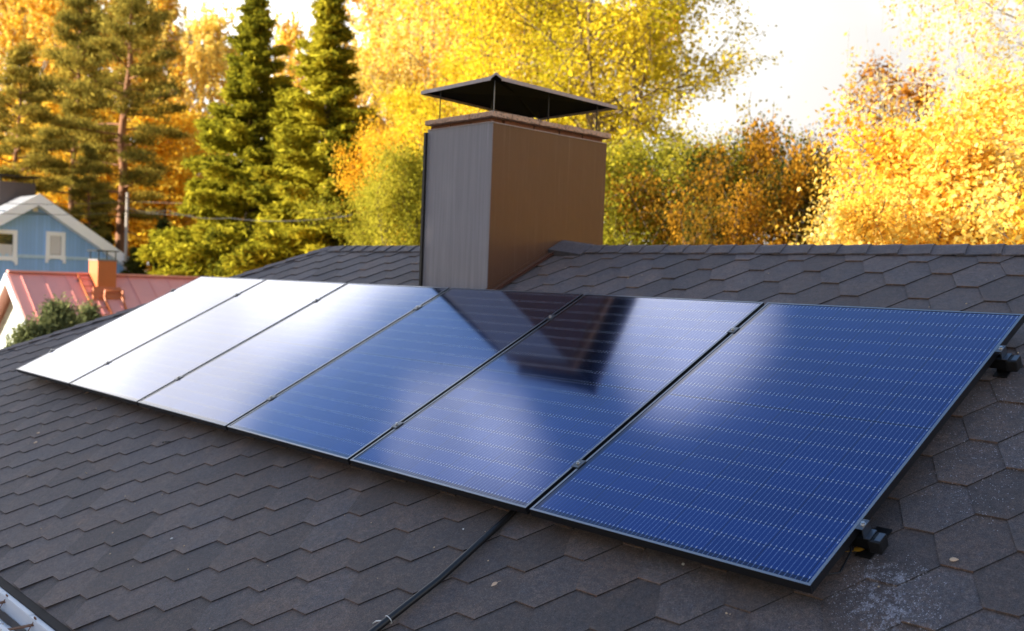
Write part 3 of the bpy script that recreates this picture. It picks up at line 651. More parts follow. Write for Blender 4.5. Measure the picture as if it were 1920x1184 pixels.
tag(sc_.build('litter', simple("birch_seed", (.55, .40, .25), .8, 0, .5, 30)), 'scattered birch seeds and grit on the shingles', None, None, 'stuff')
# leaves in the gutter
for i, (x, dy, dz, sz, mk, lb) in enumerate(((-2.19, -.088, -.078, .05, 'yellow', 'orange leaf on the gutter floor, upper of the two'), (-2.08, -.100, -.078, .055, 'pale', 'pale tan leaf on the gutter floor beside the rusty bracket'), (-2.33, -.045, -.05, .045, 'brown', 'brown leaf against the gutter wall at the left edge'))):
    m = MB(); a = 1.0 + i
    pts_ = [(math.cos(a) * sz * .6, math.sin(a) * sz * .6, .01), (-math.sin(a) * sz * .35, math.cos(a) * sz * .35, .004), (-math.cos(a) * sz * .6, -math.sin(a) * sz * .6, .012), (math.sin(a) * sz * .35, -math.cos(a) * sz * .35, .002), (0, 0, .0)]
    loc = Vector((x, gy + dy, gz + dz))
    m.add([loc + Vector(p) for p in pts_], [(0, 1, 4), (1, 2, 4), (2, 3, 4), (3, 0, 4)]); o = m.build('fallen_leaf', LM[mk], off=loc); o.location = loc
    so = o.modifiers.new('thickness', 'SOLIDIFY'); so.thickness = .0006; tag(o, lb, 'leaf', 'leaves in the gutter')

# ------------------------------------------------------------------ neighbours: blue house, red roofed outbuilding
def frame_at(o, xdir):
    xdir = Vector((xdir[0], xdir[1], 0)).normalized(); yd = Vector((-xdir.y, xdir.x, 0))
    return Matrix(((xdir.x, yd.x, 0, o[0]), (xdir.y, yd.y, 0, o[1]), (0, 0, 1, o[2]), (0, 0, 0, 1)))
def local(name, loc, xdir, label, cat):
    e = empty(name, (loc[0], loc[1], GROUND), label, cat); e.rotation_euler = (0, 0, math.atan2(xdir[1], xdir[0])); return e
def RF(latv): return Vector((CR.x, CR.y, 0)).normalized() * latv[0] + Vector((CF.x, CF.y, 0)).normalized() * latv[1]
M['blue'] = siding_mat("pale_blue_boards", (.27, .49, .88), 0, .16, .10, .72)
M['wtrim'] = simple("white_painted_wood", (.86, .90, .96), .5, 0, .04, 3)
M['greyroof'] = simple("grey_sheet_roof", (.36, .37, .40), .4, .2, .1, 2)
M['brownsheet'] = simple("brown_chimney_sheet", (.075, .055, .055), .5, 0, .3, 3)
gls = NT("window_glass"); gls.base((.03, .035, .04)); gls.rough(.03); gls.b.inputs['IOR'].default_value = 1.7; M['glass'] = gls.m
M['curtain'] = simple("white_curtain", (.62, .62, .64), .9, 0, .15, 6, stretch=(8, 8, .3))
D = 42.0
pk = at(66, 384, D); xd = RF((.72, .69)).normalized()
bh = local('blue_house', pk, xd, 'pale blue wooden house with white gable boards and windows, behind the red roof', 'house')
def u2(px, py):                      # point of the gable plane seen at a pixel: x along the gable, z above ground
    d = (CF + CR * ((px - 960) / FPX) + CU * ((592 - py) / FPX)); n_ = Vector((-xd.y, xd.x, 0)); t = n_.dot(pk - CAM) / n_.dot(d); p = CAM + d * t
    return (p - pk).dot(xd), p.z - GROUND
zp = pk.z - GROUND
def gz_(px, py, ref=None): return u2(px, py)
# gable wall outline (roll of the camera already removed by u2)
xr_, zr_ = u2(232, 500); slope = (zp - zr_) / xr_; hw = xr_
wb = MB(); wb.prism([(-hw, .0, 0), (hw, .0, 0), (hw, .0, zr_), (0, 0, zp), (-hw, 0, zr_)], (0, 9, 0)); wb.build('wall', M['blue'], bh)
rfm = MB(); ov = .45; th = .16; ex = .35
for sgn in (-1, 1):
    rfm.hexa([(0, -ov, zp + .24), (sgn * (hw + ex), -ov, zr_ - slope * ex + .24), (sgn * (hw + ex), 9.3, zr_ - slope * ex + .24), (0, 9.3, zp + .24)] + [(0, -ov, zp + .24 + th), (sgn * (hw + ex), -ov, zr_ - slope * ex + .24 + th), (sgn * (hw + ex), 9.3, zr_ - slope * ex + .24 + th), (0, 9.3, zp + .24 + th)])
broof = rfm.build('roof', M['greyroof'], bh)
bb = MB()
for sgn in (-1, 1):
    a = Vector((0, -ov - .005, zp + .02)); b = Vector((sgn * (hw + ex), -ov - .005, zr_ - slope * ex + .02)); hh_ = .42
    bb.prism([a + Vector((0, 0, -.06)), b + Vector((0, 0, -.06)), b + Vector((0, 0, .43)), a + Vector((0, 0, .43))], (0, -.04, 0))
bb.build('bargeboard', M['wtrim'], bh)
sfb = MB()
for sgn in (-1, 1):
    sfb.hexa([(0, -ov, zp - .03), (sgn * (hw + ex), -ov, zr_ - slope * ex - .03), (sgn * (hw + ex), -.005, zr_ - slope * ex - .03), (0, -.005, zp - .03)] + [(0, -ov, zp + .015), (sgn * (hw + ex), -ov, zr_ - slope * ex + .015), (sgn * (hw + ex), -.005, zr_ - slope * ex + .015), (0, -.005, zp + .015)])
sfb.build('soffit', M['wtrim'], bh)
zt = zp + 1.30
bc = MB(); bc.box((-.75, 2.3, zp - .5), (.75, 3.9, zp + 1.05)); bcm = bc.build('chimney', M['brownsheet'], bh)
bc = MB(); bc.box((-.9, 2.15, zt), (.9, 4.05, zt + .05)); bc.build('cap', M['black_metal'], bcm)
for dx_ in (-.7, .66):
    for dy_ in (2.35, 3.8): bc = MB(); bc.box((dx_, dy_, zp + 1.055), (dx_ + .04, dy_ + .04, zt - .002)); bc.build('post', M['black_metal'], bcm)
tr = MB(); zt_ = u2(100, 482)[1]; tr.box((-hw + .01, -.035, zt_ - .09), (hw - .01, -.003, zt_ + .05)); tr.build('trim_board', simple("pale_blue_trim", (.42, .60, .78), .5), bh)
def bwin(px0, py0, px1, py1, curtain):
    x0, z1 = u2(px0, py0); x1, z0 = u2(px1, py1)
    w = MB(); t_ = .17
    w.box((x0, -.06, z0), (x0 + t_, -.003, z1)); w.box((x1 - t_, -.06, z0), (x1, -.003, z1)); w.box((x0 + t_, -.06, z1 - t_), (x1 - t_, -.003, z1)); w.box((x0 + t_, -.06, z0 + .06), (x1 - t_, -.003, z0 + t_ + .06))
    w.box((x0 - .02, -.075, z0 - .12), (x0 + .10, -.062, z0 + .2)); w.box((x1 - .10, -.075, z0 - .12), (x1 + .02, -.062, z0 + .2))
    fr_ = w.build('window', M['wtrim'], bh)
    gm = MB(); gm.box((x0 + t_, -.025, z0 + t_ + .06), (x1 - t_, -.004, z1 - t_)); gm.build('pane', M['glass'], fr_)
    if curtain is not None:
        c_ = MB(); xa, xb, za, zb = x0 + t_ + .02, x1 - t_ - .02, z0 + t_ + .08, z0 + t_ + .06 + (z1 - z0 - 2 * t_) * curtain
        for q in range(8): c_.box((xa + (xb - xa) * q / 8, -.0335 - .003 * (q % 2), za), (xa + (xb - xa) * (q + 1) / 8, -.0265, zb))
        c_.build('curtain', M['curtain'], fr_)
bwin(86, 434, 121, 489, .95); bwin(-40, 428, 31, 492, .5)
lp = MB(); lx, lz = u2(65, 391); lp.box((lx - .11, -.10, lz - .14), (lx + .11, -.003, lz + .12)); lp.build('lamp', simple("white_lamp_glass", (.7, .68, .6), .3), bh, bevel=.02)
bx_ = MB(); x_, z_ = u2(40, 399); bx_.box((-1.5, -.03, u2(66, 401)[1]), (1.2, -.003, u2(66, 401)[1] + .05)); bx_.build('batten', simple("grey_batten", (.15, .25, .36), .6), bh)
gt_ = MB(); gt_.tube([(hw + ex, -ov, zr_ - slope * ex - .02), (hw + ex, 9.3, zr_ - slope * ex - .02)], .07, 8); gt_.tube([(hw + ex, -.2, zr_ - slope * ex - .05), (hw + .12, -.12, zr_ - slope * ex - .45), (hw + .06, -.08, .3)], .05, 8); gt_.build('gutter', M['wtrim'], bh, smooth=True)

# red roofed outbuilding
M['red'] = simple("faded_red_sheet", (.82, .36, .30), .38, 0, .10, 1.5)
M['orange'] = simple("orange_sheet", (.52, .15, .045), .45, 0, .12, 2)
M['pale_siding'] = siding_mat("pale_green_boards", (.56, .60, .55), 2, .17, .12, .7)
Ra = at(14, 510, 26.0); rdir = RF((.75, .66))
rb = local('outbuilding', Ra, rdir, 'outbuilding with faded red sheet roof and orange chimney, in front of the blue house', 'house')
# local axes: x along the ridge, -y down the slope that faces us
rz = Ra.z - GROUND; HWR = 3.2; dz = 2.13; RL = 12.0
wr = MB(); wr.prism([(.35, -HWR + .35, 0), (.35, HWR - .35, 0), (.35, HWR - .35, rz - dz + .05), (.35, 0, rz - .12), (.35, -HWR + .35, rz - dz + .05)], (RL, 0, 0)); wr.build('wall', M['pale_siding'], rb)
rr_ = MB()
for sgn in (-1, 1):
    rr_.hexa([(0, 0, rz - .05), (0, sgn * HWR, rz - dz - .05), (RL + .7, sgn * HWR, rz - dz - .05), (RL + .7, 0, rz - .05), (0, 0, rz), (0, sgn * HWR, rz - dz), (RL + .7, sgn * HWR, rz - dz), (RL + .7, 0, rz)])
    for i in range(22): xx = .3 + i * .56; rr_.beam((xx, 0, rz + .012), (xx, sgn * HWR, rz - dz + .012), .022, .028)
rr_.beam((0, 0, rz + .02), (RL + .7, 0, rz + .02), .22, .05)
rroof = rr_.build('roof', M['red'], rb)
rg_ = MB()
for sgn in (-1, 1): rg_.prism([(-.02, 0, rz - .02), (-.02, sgn * HWR, rz - dz - .02), (-.02, sgn * HWR, rz - dz - .30), (-.02, 0, rz - .28)], (-.035, 0, 0))
rg_.build('bargeboard', M['wtrim'], rb)
def on_red(px, py):
    """point on the visible slope in local coordinates"""
    Mx = rb.matrix_basis; d = (CF + CR * ((px - 960) / FPX) + CU * ((592 - py) / FPX))
    Minv = Mx.inverted(); o_ = Minv @ CAM; dd = Minv.to_3x3() @ d
    # plane z = rz + (dz/HWR)*y
    k = dz / HWR; t = (rz + k * o_.y - o_.z) / (dd.z - k * dd.y); return o_ + dd * t
cA = on_red(200, 552); cw2 = .50; cl2 = .72
cc = MB(); zt = cA.z + .90
cc.box((cA.x - cw2 * .5, cA.y, cA.z - .6), (cA.x + cw2 * .5, cA.y + cl2, zt)); rchim = cc.build('chimney', M['orange'], rroof if False else rb, bevel=.006)
cc = MB(); cc.box((cA.x - cw2 * .5 - .02, cA.y - .02, zt + .001), (cA.x + cw2 * .5 + .02, cA.y + cl2 + .02, zt + .04)); cc.build('rim', simple("grey_flange", (.2, .19, .19), .5), rchim)
cc = MB(); cc.box((cA.x - cw2 * .5 - .05, cA.y - .05, zt + .26), (cA.x + cw2 * .5 + .05, cA.y + cl2 + .05, zt + .285)); cc.build('cap', M['black_metal'], rchim)
for a in (-1, 1):
    for b in (.04, .96): cc = MB(); cc.box((cA.x + a * cw2 * .45 - .012, cA.y + b * cl2 - .012, zt + .041), (cA.x + a * cw2 * .45 + .012, cA.y + b * cl2 + .012, zt + .259)); cc.build('post', M['black_metal'], rchim)
k_ = dz / HWR
def sz(y, h=0): return rz + k_ * y + h
sk2 = MB(); sk2.hexa([(cA.x - .42, cA.y - .22, sz(cA.y - .22, .012)), (cA.x + .42, cA.y - .22, sz(cA.y - .22, .012)), (cA.x + .42, cA.y - .001, sz(cA.y, .012)), (cA.x - .42, cA.y - .001, sz(cA.y, .012)), (cA.x - .42, cA.y - .22, sz(cA.y - .22, .05)), (cA.x + .42, cA.y - .22, sz(cA.y - .22, .05)), (cA.x + .36, cA.y - .001, sz(cA.y, .20)), (cA.x - .36, cA.y - .001, sz(cA.y, .20))]); sk2.build('apron', M['orange'], rchim)
lad = MB(); la, lb_ = on_red(143, 517), on_red(162, 517)
wid = .42; lx0 = on_red(150, 517).x - .1
for xx in (lx0, lx0 + wid): lad.beam((xx, -.12, sz(-.12, .10)), (xx, -HWR + .2, sz(-HWR + .2, .10)), .035, .05)
for i in range(9): yy = -.35 - i * .27; lad.beam((lx0, yy, sz(yy, .10)), (lx0 + wid, yy, sz(yy, .10)), .025, .025)
ladder = lad.build('roof_ladder', M['orange'], rb)
for xx in (lx0, lx0 + wid):
    for yy in (-.3, -1.2, -2.2): lf = MB(); lf.box((xx - .03, yy - .05, sz(yy, .005)), (xx + .03, yy + .05, sz(yy, .10))); lf.build('ladder_foot', M['black_metal'], ladder)
rl = MB(); ra_, rb_ = on_red(203, 560), on_red(225, 560); yy = ra_.y
for xx in (ra_.x - .1, rb_.x + .05): rl.tube([(xx, yy + .05, sz(yy, .18)), (xx, yy - .05, sz(yy, .22)), (xx - .05, yy - .16, sz(yy - .1, .10)), (xx - .05, yy - .5, sz(yy - .5, .02))], .03, 8)
rl.tube([(ra_.x - .1, yy, sz(yy, .2)), (rb_.x + .05, yy, sz(yy, .2))], .022, 8); rl.build('roof_rail', M['orange'], rb, smooth=True)

# ------------------------------------------------------------------ trees
def quad_mesh(name, Q, tint, mat):
    """leaves: (n,4,3) corner array and one colour each, as one mesh"""
    n = len(Q); me = bpy.data.meshes.new(name)
    me.vertices.add(n * 4); me.vertices.foreach_set('co', Q.astype(np.float32).ravel())
    me.loops.add(n * 4); me.loops.foreach_set('vertex_index', np.arange(n * 4, dtype=np.int32))
    me.polygons.add(n); me.polygons.foreach_set('loop_start', np.arange(0, n * 4, 4, dtype=np.int32))
    a = me.attributes.new('tint', 'FLOAT_COLOR', 'FACE'); a.data.foreach_set('color', np.c_[tint, np.ones(n)].astype(np.float32).ravel())
    me.update(calc_edges=True); me.materials.append(mat); return me
def unit(v): return v / np.maximum(1e-9, np.linalg.norm(v, axis=-1, keepdims=True))
def leaves(rng, C, size, aspect=.62, up=.35, axis=None, axw=0.0, jit=.5, out=0.0):
    n = len(C); od = C - np.array([0, 0, C[:, 2].mean()]); od[:, 2] *= .5; nr = unit(rng.normal(size=(n, 3)) * (.6 if out else 1) + np.array([0, 0, up]) + unit(od) * out); r = rng.normal(size=(n, 3))
    if axis is not None: r = r * (1 - axw) + axis * axw * 2
    u = unit(r - nr * (r * nr).sum(1, keepdims=True)); v = np.cross(nr, u)
    s = size * (1 + jit * rng.uniform(-1, 1, (n, 1))); f = nr * s * .12
    return np.stack([C - u * s * .5, C + v * s * .5 * aspect + f, C + u * s * .5, C - v * s * .5 * aspect + f], 1)
def tints(rng, C, pal, cell=.9, amt=.68, bright=.25):
    """each leaf takes a colour of the palette; neighbours on a bough resemble each other"""
    pal = np.array(pal); k = np.floor(C / cell).astype(int); h = (k[:, 0] * 73856093 ^ k[:, 1] * 19349663 ^ k[:, 2] * 83492791) & 0xffff
    t = amt * (h / 65535.0) + (1 - amt) * rng.uniform(0, 1, len(C)); x = t * (len(pal) - 1); i = np.clip(x.astype(int), 0, len(pal) - 2); f = (x - i)[:, None]
    return (pal[i] * (1 - f) + pal[i + 1] * f) * (1 + bright * rng.uniform(-1, 1, (len(C), 1)))
def mesh_of(mb, name, mat, smooth=True):
    me = bpy.data.meshes.new(name); me.from_pydata([tuple(v) for v in mb.v], [], mb.f); me.update(); me.materials.append(mat)
    if smooth: me.shade_smooth()
    return me
def bough(rng, p, d, length, droop, n=6, wig=.12):
    pts = [p]; d = d / np.linalg.norm(d)
    for i in range(n):
        d = unit(d + rng.normal(size=3) * wig + np.array([0, 0, -droop / n])); pts.append(pts[-1] + d * length / n)
    return np.array(pts)
def broadleaf(seed, h, base, rad, prof, nb=26, nsub=9, per=36, size=.11, spread=.32, droop=.25, rise=.8, weep=0, pal=None, tr=None, fork=0, density=1.0, cell=.9, trunk_mat=None, lmat=None, bright=.12, minr=.012, umin=.18):
    rng = np.random.default_rng(seed); mb = MB()
    tr = tr or h * .014
    zs = np.linspace(0, h * .97, 12); wob = np.cumsum(rng.normal(size=(12, 2)) * h * .006, 0)
    T = np.c_[wob - wob[0], zs]; mb.tube([tuple(p) for p in T], [tr * (1 - .93 * i / 11) * (1.25 if i == 0 else 1) for i in range(12)], 8)
    stems = [T]
    for f in range(fork):
        i = 4 + f % 3; a = rng.uniform(0, 6.28); d = np.array([math.cos(a) * .55, math.sin(a) * .55, 1.0]); b = bough(rng, T[i], d, h - T[i][2] - h * .08, -.3, 8, .06)
        mb.tube([tuple(p) for p in b], [tr * .62 * (1 - .9 * q / 8) for q in range(9)], 7); stems.append(b)
    C = []; A = []
    for b in range(nb):
        st = stems[b % len(stems)] if b % 3 else stems[0]
        t = base + (1 - base) * ((b + rng.uniform(0, 1)) / nb) ** .9
        z = t * h; zz = np.clip(z, st[0][2] + .01, st[-1][2] - .01); j = np.searchsorted(st[:, 2], zz) - 1; j = max(0, min(len(st) - 2, j)); f = (zz - st[j][2]) / max(1e-6, st[j + 1][2] - st[j][2]); p = st[j] * (1 - f) + st[j + 1] * f
        a = b * 2.39996 + rng.uniform(-.5, .5); Lb = rad * prof((t - base) / (1 - base)) * rng.uniform(.72, 1.12)
        el = rise * (.35 + .9 * (t - base) / (1 - base)) + rng.uniform(-.15, .15)
        bo = bough(rng, p, np.array([math.cos(a), math.sin(a), el]), Lb, droop, 6)
        r0 = max(minr, tr * .32 * (1 - .7 * t)); mb.tube([tuple(q) for q in bo], [max(minr * .6, r0 * (1 - .85 * q / 6)) for q in range(7)], 5, caps=False)
        for q in range(nsub):
            u = rng.uniform(umin, 1.0); j = min(5, int(u * 6)); f = u * 6 - j; sp = bo[j] * (1 - f) + bo[j + 1] * f; dd = unit(bo[j + 1] - bo[j])
            sd = unit(dd * .5 + rng.normal(size=3) * .75 + np.array([0, 0, .15])); sl_ = (Lb * .34 + .25) * rng.uniform(.5, 1.1)
            sb = bough(rng, sp, sd, sl_, droop * .7, 3, .2); mb.tube([tuple(x) for x in sb], [r0 * .3, r0 * .22, r0 * .15, minr * .35], 4, caps=False)
            n = max(2, int(per * density * rng.uniform(.55, 1.35)))
            w = rng.uniform(.15, 1, n) * 3; jj = np.minimum(2, w.astype(int)); ff = (w - jj)[:, None]
            c = sb[jj] * (1 - ff) + sb[jj + 1] * ff + rng.normal(size=(n, 3)) * spread * .78 * np.array([1, 1, .7])
            if weep:
                k = max(1, n // 14); hang = rng.integers(0, k, n); anchor = sb[rng.integers(1, 4, k)] + rng.normal(size=(k, 3)) * spread * .8; ln_ = weep * rng.uniform(.4, 1.2, k)
                dn_ = rng.uniform(0, 1, n); c = anchor[hang] + np.c_[rng.normal(size=(n, 2)) * .05 + (rng.normal(size=(k, 2)) * .12)[hang] * dn_[:, None], -dn_ * ln_[hang]]
                for q2 in range(min(k, 2)): mb.tube([tuple(anchor[q2]), tuple(anchor[q2] - np.array([0, 0, ln_[q2]]))], [minr * .35, minr * .2], 3, caps=False)
            C.append(c)
    C = np.concatenate(C); Q = leaves(rng, C, size, up=.3, out=.6)
    return mesh_of(mb, 'trunk', trunk_mat), quad_mesh('crown', Q, np.clip(tints(rng, C, pal, cell, bright=bright), .002, .95), lmat)
def pine(seed, h, base, rad, pal, tr=.26, nb=44, lmat=None, trunk_mat=None, dead=6, tuft=.30):
    rng = np.random.default_rng(seed); mb = MB(); zs = np.linspace(0, h, 12); wob = np.cumsum(rng.normal(size=(12, 2)) * .07, 0); T = np.c_[wob - wob[0], zs]
    mb.tube([tuple(p) for p in T], [tr * (1 - .88 * i / 11) for i in range(12)], 9); C = []; A = []
    for b in range(nb + dead):
        live = b < nb; t = base + (1 - base) * (b / nb) ** .95 if live else rng.uniform(base * .55, base)
        z = min(t, .985) * h; j = min(10, int(z / h * 11)); f = z / h * 11 - j; p = T[j] * (1 - f) + T[j + 1] * f; a = b * 2.39996 + rng.uniform(-.6, .6)
        x = (t - base) / (1 - base); Lb = rad * (min(1, .62 + x * 1.4) * (1 - max(0, x - .35) / .65 * .82)) * rng.uniform(.55, 1.15) if live else rad * rng.uniform(.2, .5)
        el = -.08 + .75 * max(0, x) ** 1.6; bo = bough(rng, p, np.array([math.cos(a), math.sin(a), el]), Lb, -.28 if live else .3, 6, .09)
        mb.tube([tuple(q) for q in bo], [.055 * (1 - .8 * q / 6) * (.7 + Lb / rad * .5) for q in range(7)], 5, caps=False)
        if not live: continue
        nt_ = int(8 + Lb * 9)
        for q in range(nt_):
            u = rng.uniform(.22, 1.0) ** .8; j = min(5, int(u * 6)); f = u * 6 - j; sp = bo[j] * (1 - f) + bo[j + 1] * f; dd = unit(bo[j + 1] - bo[j]); side = unit(np.cross(dd, [0, 0, 1.0]))
            off = side * rng.normal() * Lb * .17 * (1.15 - .6 * u) + np.array([0, 0, abs(rng.normal()) * .16]); c = sp + off; m = 26
            cc_ = c + rng.normal(size=(m, 3)) * np.array([.21, .21, .09]); C.append(cc_); A.append(unit(rng.normal(size=(m, 3)) * .8 + dd * .5 + np.array([0, 0, .7])))
    C = np.concatenate(C); A = np.concatenate(A); Q = leaves(rng, C, tuft, aspect=.16, up=0, axis=A, axw=.75)
    return mesh_of(mb, 'trunk', trunk_mat), quad_mesh('crown', Q, np.clip(tints(rng, C, pal, 1.1, .45, .3), .002, .9), lmat)
def spruce(seed, h, rad, pal, nb=120, lmat=None, trunk_mat=None, base=.02, tuft=.20, dens=1.0, sway=0.0):
    rng = np.random.default_rng(seed); mb = MB(); T = np.array([[0, 0, 0], [0, 0, h * .5], [sway, 0, h]]); mb.tube([tuple(p) for p in T], [h * .016, h * .010, .01], 8); C = []; A = []
    for b in range(nb):
        t = base + (1 - base) * (b / nb) ** 1.12; p = np.array([0, 0, t * h]); a = b * 2.39996 + rng.uniform(-.4, .4)
        Lb = (rad * (1 - t) ** .86 + .10) * rng.uniform(.62, 1.14) * (1 if t > .12 else .8 + t); bo = bough(rng, p, np.array([math.cos(a), math.sin(a), .05 + .75 * t ** 2.2]), Lb, .55 * (1 - t) + .05, 6, .07)
        bo[-1][2] += .10 * Lb * (1 - t); bo[-2][2] += .03 * Lb
        mb.tube([tuple(q) for q in bo], [.04 * (1 - .85 * q / 6) * (1.2 - t) for q in range(7)], 4, caps=False)
        nt_ = int((7 + Lb * 16) * dens)
        for q in range(nt_):
            u = rng.uniform(.12, 1.0) ** .75; j = min(5, int(u * 6)); f = u * 6 - j; sp = bo[j] * (1 - f) + bo[j + 1] * f; dd = unit(bo[j + 1] - bo[j]); side = unit(np.cross(dd, [0, 0, 1.0]))
            w = Lb * .20 * (1.1 - .75 * u); c = sp + side * rng.normal() * w * .7; hang = (.22 + .5 * (1 - t)) * rng.uniform(.25, 1.0) * min(1, Lb * .55)
            m = 26; dn_ = rng.uniform(0, 1, (m, 1)); cc_ = c + np.array([0, 0, -1.0]) * dn_ * hang + rng.normal(size=(m, 3)) * .075; C.append(cc_)
            A.append(unit(rng.normal(size=(m, 3)) * .55 + dd * .55 + np.array([0, 0, -.75 * (1 - t) + .2])))
    m = 160; zz = rng.uniform(.93, 1.0, m); C.append(np.c_[sway * (zz * 2 - 1) + rng.normal(size=m) * .09, rng.normal(size=m) * .09, zz * h]); A.append(unit(rng.normal(size=(m, 3)) + np.array([0, 0, 1.0])))
    C = np.concatenate(C); A = np.concatenate(A); Q = leaves(rng, C, tuft, aspect=.24, up=0, axis=A, axw=.75)
    return mesh_of(mb, 'trunk', trunk_mat), quad_mesh('crown', Q, np.clip(tints(rng, C, pal, .7, .45, .3), .002, .9), lmat)

B_BIRCH = bark("birch_bark", (.55, .52, .47), (.10, .085, .075), 5); B_PINE = bark("pine_bark", (.36, .15, .06), (.13, .075, .05), 4); B_DARK = bark("dark_bark", (.13, .09, .06), (.05, .04, .03), 6); B_ASPEN = bark("aspen_bark", (.24, .17, .095), (.09, .065, .045), 6)
LF = leaf_mat("autumn_leaves", .50, .0); ND = leaf_mat("conifer_needles", .36, .0)
GOLD = [(.74, .42, .035), (.86, .58, .09), (.90, .70, .18), (.92, .78, .30)]
ORANGE = [(.62, .31, .017), (.78, .45, .03), (.86, .55, .055), (.90, .64, .11)]
YELLOW = [(.46, .36, .016), (.70, .54, .03), (.84, .66, .05), (.90, .74, .12)]
ASPEN = [(.26, .23, .014), (.50, .40, .02), (.74, .56, .03), (.86, .68, .07)]
GREEN = [(.13, .14, .018), (.26, .25, .024), (.42, .37, .035), (.60, .50, .06)]
DULL = [(.035, .04, .012), (.09, .075, .013), (.36, .17, .014), (.62, .32, .03)]  # dark end carries the shade over the shrubs behind the ridge
DGREEN = [(.03, .045, .012), (.06, .075, .016), (.11, .115, .022)]  # darkened greens: the shrubs' shade is put into the leaf colour
PINE = [(.07, .075, .020), (.27, .22, .04), (.62, .46, .08)]
SPR = [(.035, .045, .010), (.17, .17, .016), (.44, .39, .028), (.66, .56, .05)]
full = lambda x: math.sin(math.pi * min(1, .16 + .84 * x)) ** .6 * (1 - .25 * x) + .08
oval = lambda x: max(.12, (1 - (2 * x - .8) ** 2 * .42)) * (1 if x < .75 else 1 - (x - .75) * 2.6)
bushy = lambda x: 1.0 - .55 * x
TREES = {}
def kind(key, fn): TREES[key] = fn
FARO = [(.70, .36, .02), (.84, .52, .04), (.90, .63, .08), (.92, .72, .16)]
kinds = {
 'birch': lambda: broadleaf(1, 17, .16, 3.4, oval, 60, 11, 70, .112, .34, .5, 1.0, .9, GOLD, .16, 1, trunk_mat=B_BIRCH, lmat=LF),
 'birch_b': lambda: broadleaf(2, 15, .10, 3.2, oval, 58, 11, 66, .11, .36, .35, 1.0, .5, YELLOW, .15, 1, trunk_mat=B_BIRCH, lmat=LF),
 'far_gold': lambda: broadleaf(3, 18, .08, 3.6, oval, 54, 11, 50, .20, .5, .4, 1.0, .8, GOLD, .18, 1, trunk_mat=B_BIRCH, lmat=LF),
 'far_orange': lambda: broadleaf(4, 12, .04, 3.4, full, 48, 10, 34, .22, .42, .3, .9, .0, FARO, .15, 2, trunk_mat=B_DARK, lmat=LF),
 'aspen': lambda: broadleaf(15, 14.5, .40, 4.9, lambda x: .95 - .5 * x, 92, 13, 62, .092, .25, .18, .75, 0, ASPEN, .205, 2, .85, .8, B_ASPEN, LF, umin=.42),
 'aspen_b': lambda: broadleaf(6, 14, .14, 3.6, oval, 60, 12, 66, .098, .30, .2, .85, 0, YELLOW, .17, 2, trunk_mat=B_ASPEN, lmat=LF),
 'willow': lambda: broadleaf(7, 6.4, .04, 2.5, bushy, 50, 11, 80, .066, .26, .1, 1.1, 0, GREEN, .07, 3, cell=.5, trunk_mat=B_DARK, lmat=LF),
 'orange_small': lambda: broadleaf(8, 9, .08, 2.3, full, 50, 11, 70, .09, .28, .25, .9, 0, ORANGE, .10, 2, trunk_mat=B_DARK, lmat=LF),
 'shrub': lambda: broadleaf(9, 5.4, .03, 1.9, bushy, 44, 10, 66, .068, .24, .1, 1.1, 0, DULL, .05, 3, cell=.5, trunk_mat=B_DARK, lmat=LF),
 'shrub_green': lambda: broadleaf(10, 6.0, .03, 1.5, bushy, 44, 10, 66, .068, .24, .1, 1.1, 0, DGREEN, .05, 3, cell=.5, trunk_mat=B_DARK, lmat=LF),
 'golden': lambda: broadleaf(11, 6.6, .05, 1.9, full, 58, 12, 62, .062, .23, .2, .9, 0, [(.78, .40, .03), (.86, .56, .08), (.90, .70, .18), (.92, .78, .34)], .06, 3, cell=.6, trunk_mat=B_DARK, lmat=LF),
 'golden_b': lambda: broadleaf(12, 6.6, .05, 2.0, full, 58, 12, 62, .062, .23, .2, .9, 0, [(.74, .34, .02), (.84, .48, .05), (.90, .62, .12), (.92, .74, .26)], .06, 2, cell=.6, trunk_mat=B_DARK, lmat=LF),
 'weeping': lambda: broadleaf(13, 11.5, .30, 2.9, oval, 56, 13, 70, .064, .26, .5, .8, 1.1, [(.80, .48, .06), (.88, .62, .14), (.92, .74, .26), (.93, .80, .38)], .10, 1, cell=.7, trunk_mat=B_BIRCH, lmat=LF),
 'sparse': lambda: broadleaf(14, 10.6, .25, 1.7, oval, 50, 10, 14, .10, .22, .15, 1.0, 0, [(.30, .12, .02), (.46, .20, .025), (.60, .28, .04)], .10, 1, trunk_mat=B_DARK, lmat=LF, minr=.022),
 'pine': lambda: pine(21, 21, .36, 3.6, PINE, .34, 52, ND, B_PINE),
 'pine_b': lambda: pine(22, 19, .42, 2.9, PINE, .22, 44, ND, B_PINE),
 'spruce': lambda: spruce(31, 15.2, 3.4, SPR, 185, ND, B_DARK, dens=1.25),
 'spruce_b': lambda: spruce(32, 15.6, 2.6, SPR, 170, ND, B_DARK, dens=1.3),
 'spruce_dark': lambda: spruce(33, 7.0, 1.5, [(.035, .045, .012), (.08, .085, .02), (.15, .14, .03)], 70, ND, B_DARK),
}
H0 = {'birch': 17, 'birch_b': 15, 'far_gold': 18, 'far_orange': 12, 'aspen': 14.5, 'aspen_b': 14, 'willow': 6.4, 'orange_small': 9, 'shrub': 5.4, 'shrub_green': 6, 'golden': 6.6, 'golden_b': 6.6, 'weeping': 11.5, 'sparse': 10.6, 'pine': 21, 'pine_b': 19, 'spruce': 15.2, 'spruce_b': 15.6, 'spruce_dark': 7}
